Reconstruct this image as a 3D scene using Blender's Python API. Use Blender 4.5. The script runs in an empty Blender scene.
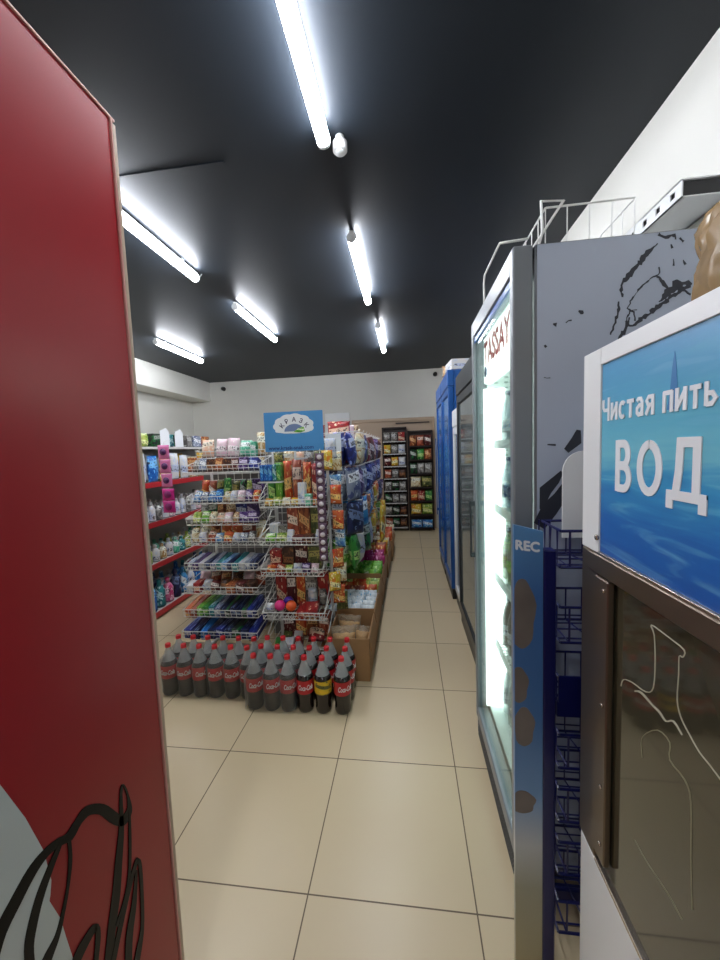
LAMP=20.0; LED=1.4; EXPO=1.82
import bpy, bmesh, math, random, json
from mathutils import Vector, Matrix, noise
C = bpy.context.scene.collection
SC = 1.2            # layout below is written in units of 1.2 m
PI = math.pi
rnd = random.Random(7)
ORD = ['first','second','third','fourth','fifth','sixth','seventh','eighth','ninth','tenth','eleventh','twelfth','thirteenth','fourteenth','fifteenth','sixteenth']

# ---------------------------------------------------------------- geometry
class MB:
    def __init__(s): s.v=[]; s.f=[]; s.sm=[]; s.mi=[]; s.m=0
    def add(s, vs, fs, smooth=False):
        n=len(s.v); s.v+= [tuple(v) for v in vs]
        for f in fs: s.f.append(tuple(n+i for i in f)); s.sm.append(smooth); s.mi.append(s.m)
        return s
    def box(s, x0,x1,y0,y1,z0,z1,b=0.0):
        if x0>x1:x0,x1=x1,x0
        if y0>y1:y0,y1=y1,y0
        if z0>z1:z0,z1=z1,z0
        b=min(b,(x1-x0)*.45,(y1-y0)*.45,(z1-z0)*.45)
        if b<=0:
            v=[(x,y,z) for z in(z0,z1) for y in(y0,y1) for x in(x0,x1)]
            return s.add(v,[(0,2,3,1),(4,5,7,6),(0,1,5,4),(2,6,7,3),(0,4,6,2),(1,3,7,5)])
        v=[];idx={}
        X=(x0,x1);Y=(y0,y1);Z=(z0,z1)
        sg=(1,-1)
        for i in(0,1):
            for j in(0,1):
                for k in(0,1):
                    c=(X[i],Y[j],Z[k])
                    for a in range(3):
                        p=[c[0]+sg[i]*b,c[1]+sg[j]*b,c[2]+sg[k]*b]; p[a]=c[a]
                        idx[(i,j,k,a)]=len(v); v.append(p)
        f=[]
        for a in range(3):
            o=[q for q in range(3) if q!=a]
            for e in(0,1):
                q=[]
                for (m,n) in((0,0),(1,0),(1,1),(0,1)):
                    t=[0,0,0];t[a]=e;t[o[0]]=m;t[o[1]]=n; q.append(idx[(*t,a)])
                f.append(q)
        for a in range(3):
            o=[q for q in range(3) if q!=a]
            for m in(0,1):
                for n in(0,1):
                    t0=[0,0,0];t0[o[0]]=m;t0[o[1]]=n;t1=list(t0);t1[a]=1
                    f.append([idx[(*t0,o[0])],idx[(*t0,o[1])],idx[(*t1,o[1])],idx[(*t1,o[0])]])
        for i in(0,1):
            for j in(0,1):
                for k in(0,1): f.append([idx[(i,j,k,0)],idx[(i,j,k,1)],idx[(i,j,k,2)]])
        return s.add(v,f)
    def tube(s, pts, r, n=5, caps=True):
        P=[Vector(p) for p in pts]; v=[];f=[]
        up=None
        for i,p in enumerate(P):
            d=(P[min(i+1,len(P)-1)]-P[max(i-1,0)]).normalized()
            if up is None:
                a=Vector((0,0,1)) if abs(d.z)<.9 else Vector((1,0,0)); up=d.cross(a).normalized()
            else: up=(up-d*up.dot(d)).normalized()
            w=d.cross(up)
            for k in range(n):
                t=2*PI*k/n; v.append(p+(up*math.cos(t)+w*math.sin(t))*r)
        for i in range(len(P)-1):
            for k in range(n):
                f.append((i*n+k,i*n+(k+1)%n,(i+1)*n+(k+1)%n,(i+1)*n+k))
        if caps: f.append(tuple(range(n-1,-1,-1))); f.append(tuple((len(P)-1)*n+k for k in range(n)))
        return s.add(v,f,n>5)
    def lathe(s, prof, n=20, c=(0,0,0), cap=True, axis=2):
        v=[];f=[]
        for r,z in prof:
            for k in range(n):
                t=2*PI*k/n; q=(r*math.cos(t),r*math.sin(t),z)
                if axis==1: q=(q[0],q[2],q[1])
                if axis==0: q=(q[2],q[0],q[1])
                v.append((c[0]+q[0],c[1]+q[1],c[2]+q[2]))
        for i in range(len(prof)-1):
            for k in range(n): f.append((i*n+k,i*n+(k+1)%n,(i+1)*n+(k+1)%n,(i+1)*n+k))
        if cap: f.append(tuple(range(n-1,-1,-1))); f.append(tuple((len(prof)-1)*n+k for k in range(n)))
        return s.add(v,f,True)
    def prism(s, poly, mapf, d0, d1):
        # poly 2D outline; mapf(a,b,d)->xyz
        n=len(poly)
        v=[mapf(a,b,d0) for a,b in poly]+[mapf(a,b,d1) for a,b in poly]
        f=[tuple(range(n-1,-1,-1)),tuple(range(n,2*n))]+[(i,(i+1)%n,n+(i+1)%n,n+i) for i in range(n)]
        return s.add(v,f)
    def ribbon(s, LR, mapf, d0, d1):
        L,R=LR; n=len(L)
        v=[mapf(*p,d1) for p in L]+[mapf(*p,d1) for p in R]+[mapf(*p,d0) for p in L]+[mapf(*p,d0) for p in R]
        f=[]
        for i in range(n-1):
            f+= [(i,i+1,n+i+1,n+i),(2*n+i,3*n+i,3*n+i+1,2*n+i+1),(i,2*n+i,2*n+i+1,i+1),(n+i,n+i+1,3*n+i+1,3*n+i)]
        return s.add(v,f)
    def bag(s, w,h,t,seed=0,nu=9,nv=11,crimp=.06):
        # pillow packet: x width, y thickness, z height (base at z=0)
        r=random.Random(seed); off=Vector((r.random()*50,r.random()*50,r.random()*50))
        def P(u,vv,side):
            e=(1-abs(u)**2.6)*(1-abs(vv)**3.2); e=max(e,0)**.75
            if abs(vv)>1-crimp*2: e*=max(0,(1-abs(vv))/(crimp*2))
            nz=noise.noise(off+Vector((u*2.2,vv*2.6,side*3)))
            nz2=noise.noise(off+Vector((u*5,vv*5,side*7+9)))
            x=u*w/2*(1-.06*(1-abs(vv)**4)*abs(u))+nz2*w*.015
            y=side*(t/2)*e*(1+.35*nz)+side*.0006+nz2*t*.12*e
            z=h/2+vv*h/2+ (h*.012*math.sin(u*9) if abs(vv)>.98 else 0)
            return (x,y,z)
        for side in(-1,1):
            v=[];f=[]
            for j in range(nv):
                for i in range(nu):
                    v.append(P(-1+2*i/(nu-1),-1+2*j/(nv-1),side))
            for j in range(nv-1):
                for i in range(nu-1):
                    q=(j*nu+i,j*nu+i+1,(j+1)*nu+i+1,(j+1)*nu+i)
                    f.append(q if side<0 else q[::-1])
            s.add(v,f,True)
        # close the rim
        n=nu*nv; base=len(s.v)-2*n; ring=[i for i in range(nu)]+[j*nu+nu-1 for j in range(1,nv)]+[(nv-1)*nu+i for i in range(nu-2,-1,-1)]+[j*nu for j in range(nv-2,0,-1)]
        for a,b in zip(ring,ring[1:]+ring[:1]):
            s.f.append((base+b,base+a,base+n+a,base+n+b)); s.sm.append(True); s.mi.append(s.m)
        return s
    def mesh(s, name, mats):
        me=bpy.data.meshes.new(name)
        me.from_pydata([(a*SC,b*SC,c*SC) for a,b,c in s.v],[],s.f)
        me.polygons.foreach_set('use_smooth',s.sm)
        me.polygons.foreach_set('material_index',s.mi)
        for m in mats: me.materials.append(m)
        bm=bmesh.new(); bm.from_mesh(me); bmesh.ops.recalc_face_normals(bm,faces=bm.faces); bm.to_mesh(me); bm.free()
        me.update()
        return me

W={}   # world base of each object, layout units
def props(o,label=None,cat=None,group=None,kind=None):
    if label:o['label']=label
    if cat:o['category']=cat
    if group:o['group']=group
    if kind:o['kind']=kind
    return o
def empty(name,loc,label,cat,group=None,rz=0):
    o=bpy.data.objects.new(name,None); C.objects.link(o); o.empty_display_size=.05
    o.location=Vector(loc)*SC; o.rotation_euler=(0,0,rz); W[o.name]=Vector(loc)
    return props(o,label,cat,group)
def obj(name,mb,mat,parent=None,label=None,cat=None,group=None,kind=None,local=False):
    """mesh object; coordinates in world layout units (local=True: already relative to parent)"""
    mats=mat if isinstance(mat,(list,tuple)) else [mat]
    if parent is None:
        if local: base=Vector((0,0,0))
        else:
            xs=[v[0] for v in mb.v];ys=[v[1] for v in mb.v];zs=[v[2] for v in mb.v]
            base=Vector(((min(xs)+max(xs))/2,(min(ys)+max(ys))/2,min(zs)))
    else: base=Vector((0,0,0)) if local else W[parent.name]
    mb.v=[(a-base.x,b-base.y,c-base.z) for a,b,c in mb.v]
    me=mb.mesh(name,mats); o=bpy.data.objects.new(name,me); C.objects.link(o)
    if parent is None: o.location=base*SC; W[o.name]=base
    else: o.parent=parent; W[o.name]=W[parent.name] if not local else Vector((0,0,0))
    return props(o,label,cat,group,kind)
def structure(name,mb,mat): return obj(name,mb,mat,kind='structure')
def thing(name,mb,mat,label,cat,group=None): return obj(name,mb,mat,None,label,cat,group)
def put(o,loc,rot=(0,0,0)): o.location=Vector(loc)*SC; o.rotation_euler=rot; return o
def dup(o,parent=None):
    c=o.copy(); C.objects.link(c)
    if parent: c.parent=parent
    for ch in list(o.children): dup(ch,c)
    return c
MESH={}
def item(kind,size,mat,loc,rot,name,label,cat,group,seed=None):
    """one packaged product as its own object; meshes are shared"""
    if seed is None: seed=rnd.randrange(3)
    key=(kind,size,seed)
    if key not in MESH:
        m=MB();w,d,h=size
        if kind=='bag': m.bag(w,h,d,seed)
        elif kind=='box': m.box(-w/2,w/2,-d/2,d/2,0,h,.0025)
        elif kind=='jar': m.lathe([(w*.42,0),(w*.5,h*.03),(w*.5,h*.74),(w*.42,h*.8),(w*.44,h*.81),(w*.44,h*.98),(w*.4,h)],14)
        elif kind=='flask': m.lathe([(w*.45,0),(w*.5,h*.04),(w*.48,h*.3),(w*.5,h*.6),(w*.3,h*.76),(w*.16,h*.8),(w*.2,h*.81),(w*.2,h*.97),(w*.14,h)],14)
        elif kind=='ball':
            m.lathe([(w*.5*math.sin(PI*k/8)+.0004,h/2-h/2*math.cos(PI*k/8)) for k in range(9)],14)
        elif kind=='roll': m.lathe([(w*.47,0),(w*.5,h*.03),(w*.5,h*.97),(w*.47,h),(w*.15,h),(w*.14,h*.9)],16)
        MESH[key]=m.mesh(name,[None])
    me=MESH[key]
    o=bpy.data.objects.new(name,me); C.objects.link(o)
    o.material_slots[0].link='OBJECT'; o.material_slots[0].material=mat
    o.location=Vector(loc)*SC; o.rotation_euler=rot
    return props(o,label,cat,group)

# ---------------------------------------------------------------- materials
def lin(c):
    f=lambda v:(v/255/12.92) if v/255<=.04045 else ((v/255+.055)/1.055)**2.4
    return (f(c[0]),f(c[1]),f(c[2]),1)
def mat(name,col,rough=.5,metal=0,spec=.5,emit=None,es=0,coat=0,noise_amt=0,noise_scale=6,bump=0,alpha=1,trans=0):
    m=bpy.data.materials.new(name); m.use_nodes=True; nt=m.node_tree; b=nt.nodes['Principled BSDF']
    b.inputs['Base Color'].default_value=lin(col); b.inputs['Roughness'].default_value=rough
    b.inputs['Metallic'].default_value=metal; b.inputs['Specular IOR Level'].default_value=spec
    b.inputs['Coat Weight'].default_value=coat; b.inputs['Alpha'].default_value=alpha
    b.inputs['Transmission Weight'].default_value=trans
    if emit: b.inputs['Emission Color'].default_value=lin(emit); b.inputs['Emission Strength'].default_value=es
    if noise_amt or bump:
        tc=nt.nodes.new('ShaderNodeTexCoord'); n=nt.nodes.new('ShaderNodeTexNoise'); n.inputs['Scale'].default_value=noise_scale; n.inputs['Detail'].default_value=4
        nt.links.new(tc.outputs['Object'],n.inputs['Vector'])
        if noise_amt:
            r=nt.nodes.new('ShaderNodeMix'); r.data_type='RGBA'
            r.inputs[6].default_value=lin([max(0,c*(1-noise_amt)) for c in col]); r.inputs[7].default_value=lin([min(255,c*(1+noise_amt)) for c in col])
            nt.links.new(n.outputs['Fac'],r.inputs[0]); nt.links.new(r.outputs[2],b.inputs['Base Color'])
        if bump:
            bp=nt.nodes.new('ShaderNodeBump'); bp.inputs['Strength'].default_value=bump; bp.inputs['Distance'].default_value=.01
            nt.links.new(n.outputs['Fac'],bp.inputs['Height']); nt.links.new(bp.outputs['Normal'],b.inputs['Normal'])
    return m
def node(nt,t,**k):
    n=nt.nodes.new(t)
    for a,b in k.items():
        if a.startswith('i'): n.inputs[int(a[1:])].default_value=b
        else: setattr(n,a,b)
    return n
def math_(nt,op,a,b=None,c=None):
    n=nt.nodes.new('ShaderNodeMath'); n.operation=op
    for i,v in enumerate((a,b,c)):
        if v is None: continue
        if isinstance(v,(int,float)): n.inputs[i].default_value=v
        else: nt.links.new(v,n.inputs[i])
    return n.outputs[0]
def mixc(nt,f,a,b):
    n=nt.nodes.new('ShaderNodeMix'); n.data_type='RGBA'
    if isinstance(f,(int,float)): n.inputs[0].default_value=f
    else: nt.links.new(f,n.inputs[0])
    for i,v in ((6,a),(7,b)):
        if isinstance(v,(tuple,list)): n.inputs[i].default_value=lin(v)
        else: nt.links.new(v,n.inputs[i])
    return n.outputs[2]
def pack(name,base,blob,band,ink=(40,30,40),rough=.38,style=0):
    """printed packaging: base colour with a slanted title panel, bands, patches of picture and small print"""
    m=bpy.data.materials.new(name); m.use_nodes=True; nt=m.node_tree; b=nt.nodes['Principled BSDF']
    b.inputs['Roughness'].default_value=rough
    tc=node(nt,'ShaderNodeTexCoord'); sx=node(nt,'ShaderNodeSeparateXYZ'); nt.links.new(tc.outputs['Generated'],sx.inputs[0])
    x,y,z=sx.outputs; rn=node(nt,'ShaderNodeObjectInfo').outputs['Random']
    base=[c*.92+6 for c in base]
    va=node(nt,'ShaderNodeVectorMath',operation='MULTIPLY_ADD'); nt.links.new(tc.outputs['Generated'],va.inputs[0]); va.inputs[1].default_value=(1,.35,1); 
    cb=node(nt,'ShaderNodeCombineXYZ'); nt.links.new(math_(nt,'MULTIPLY',rn,37.0),cb.inputs[0]); nt.links.new(math_(nt,'MULTIPLY',rn,19.0),cb.inputs[2]); nt.links.new(cb.outputs[0],va.inputs[2])
    big=node(nt,'ShaderNodeTexNoise'); big.inputs['Scale'].default_value=2.6; big.inputs['Detail'].default_value=3; big.inputs['Distortion'].default_value=1.2; nt.links.new(va.outputs[0],big.inputs['Vector'])
    sm=node(nt,'ShaderNodeTexNoise'); sm.inputs['Scale'].default_value=11; sm.inputs['Detail'].default_value=2; nt.links.new(va.outputs[0],sm.inputs['Vector'])
    vo=node(nt,'ShaderNodeTexVoronoi'); vo.inputs['Scale'].default_value=4.5; nt.links.new(va.outputs[0],vo.inputs['Vector'])
    col=mixc(nt,math_(nt,'GREATER_THAN',big.outputs['Fac'],.54),base,band)
    col=mixc(nt,math_(nt,'MULTIPLY',math_(nt,'LESS_THAN',vo.outputs['Distance'],.30),math_(nt,'GREATER_THAN',sm.outputs['Fac'],.45)),col,blob)
    # slanted title panel
    t=math_(nt,'ADD',z,math_(nt,'MULTIPLY',math_(nt,'SUBTRACT',x,.5),math_(nt,'MULTIPLY_ADD',rn,.5,-.15)))
    c0=math_(nt,'MULTIPLY_ADD',rn,-.2,.74 if style!=1 else .5)
    d=math_(nt,'ABSOLUTE',math_(nt,'SUBTRACT',t,c0)); title=math_(nt,'MULTIPLY',math_(nt,'LESS_THAN',d,.13),math_(nt,'LESS_THAN',math_(nt,'ABSOLUTE',math_(nt,'SUBTRACT',x,.5)),.42))
    col=mixc(nt,title,col,blob if style!=2 else [min(255,c*.4+150) for c in blob])
    inkf=math_(nt,'MULTIPLY',math_(nt,'GREATER_THAN',sm.outputs['Fac'],.55),math_(nt,'LESS_THAN',d,.09))
    col=mixc(nt,math_(nt,'MULTIPLY',inkf,.85),col,ink)
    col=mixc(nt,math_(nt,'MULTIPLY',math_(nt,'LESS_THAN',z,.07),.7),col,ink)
    nt.links.new(col,b.inputs['Base Color'])
    return m
def see_through(name,col,opac,rough=.1,tint=(255,255,255)):
    m=bpy.data.materials.new(name); m.use_nodes=True; nt=m.node_tree; b=nt.nodes['Principled BSDF']; out=nt.nodes['Material Output']
    b.inputs['Base Color'].default_value=lin(col); b.inputs['Roughness'].default_value=rough
    t=node(nt,'ShaderNodeBsdfTransparent'); t.inputs[0].default_value=lin(tint)
    mx=node(nt,'ShaderNodeMixShader'); fr=node(nt,'ShaderNodeFresnel'); fr.inputs[0].default_value=1.35
    f=math_(nt,'MAXIMUM',math_(nt,'MULTIPLY',fr.outputs[0],.6),opac)
    nt.links.new(f,mx.inputs[0]); nt.links.new(t.outputs[0],mx.inputs[1]); nt.links.new(b.outputs[0],mx.inputs[2]); nt.links.new(mx.outputs[0],out.inputs[0])
    return m
def glass_pane(name,tint,base=.06,rough=.03):
    m=bpy.data.materials.new(name); m.use_nodes=True; nt=m.node_tree; out=nt.nodes['Material Output']; nt.nodes.remove(nt.nodes['Principled BSDF'])
    t=node(nt,'ShaderNodeBsdfTransparent'); t.inputs[0].default_value=lin(tint)
    g=node(nt,'ShaderNodeBsdfGlossy'); g.inputs['Roughness'].default_value=rough
    fr=node(nt,'ShaderNodeFresnel'); fr.inputs[0].default_value=1.3
    mx=node(nt,'ShaderNodeMixShader'); nt.links.new(math_(nt,'MAXIMUM',math_(nt,'MULTIPLY',fr.outputs[0],.45),base),mx.inputs[0])
    nt.links.new(t.outputs[0],mx.inputs[1]); nt.links.new(g.outputs[0],mx.inputs[2]); nt.links.new(mx.outputs[0],out.inputs[0])
    return m
def text_mb(s,size,mapf,depth=.001,shear=0,align='LEFT',spacing=1,offset=0):
    """lettering as a solid mesh; mapf(a,b,d) maps text plane to world"""
    cu=bpy.data.curves.new('lettering','FONT'); cu.body=s; cu.size=size; cu.shear=shear; cu.align_x=align; cu.space_character=spacing;  cu.resolution_u=4; cu.dimensions='2D'; cu.fill_mode='FRONT'
    o=bpy.data.objects.new('lettering_source',cu); C.objects.link(o)
    dg=bpy.context.evaluated_depsgraph_get(); me=bpy.data.meshes.new_from_object(o.evaluated_get(dg))
    bt=bmesh.new(); bt.from_mesh(me); bmesh.ops.remove_doubles(bt,verts=bt.verts,dist=size*2e-4); bmesh.ops.triangulate(bt,faces=bt.faces)
    bad=[f for f in bt.faces if f.calc_area()<size*size*1e-6]; bmesh.ops.delete(bt,geom=bad,context='FACES'); 
    for f in bt.faces:
        if f.normal.z<0: f.normal_flip()
    bt.to_mesh(me); bt.free()
    vs=[v.co.copy() for v in me.vertices]; fs=[tuple(p.vertices) for p in me.polygons]
    edges={}
    for f in fs:
        for a,b in zip(f,f[1:]+f[:1]): edges[(a,b)]=1
    n=len(vs); m=MB()
    side=[(a,b,n+b,n+a) for (a,b) in edges if (b,a) not in edges]
    for q,(ox,oy) in enumerate(((0,0),) if not offset else ((-offset,0),(offset,0),(0,-offset),(0,offset))):
        dd=depth*(1+.3*q)
        m.add([mapf(v.x+ox,v.y+oy,dd) for v in vs]+[mapf(v.x+ox,v.y+oy,0) for v in vs], fs+[tuple(n+i for i in reversed(f)) for f in fs]+side)
    bpy.data.objects.remove(o); bpy.data.curves.remove(cu); bpy.data.meshes.remove(me)
    return m
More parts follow.
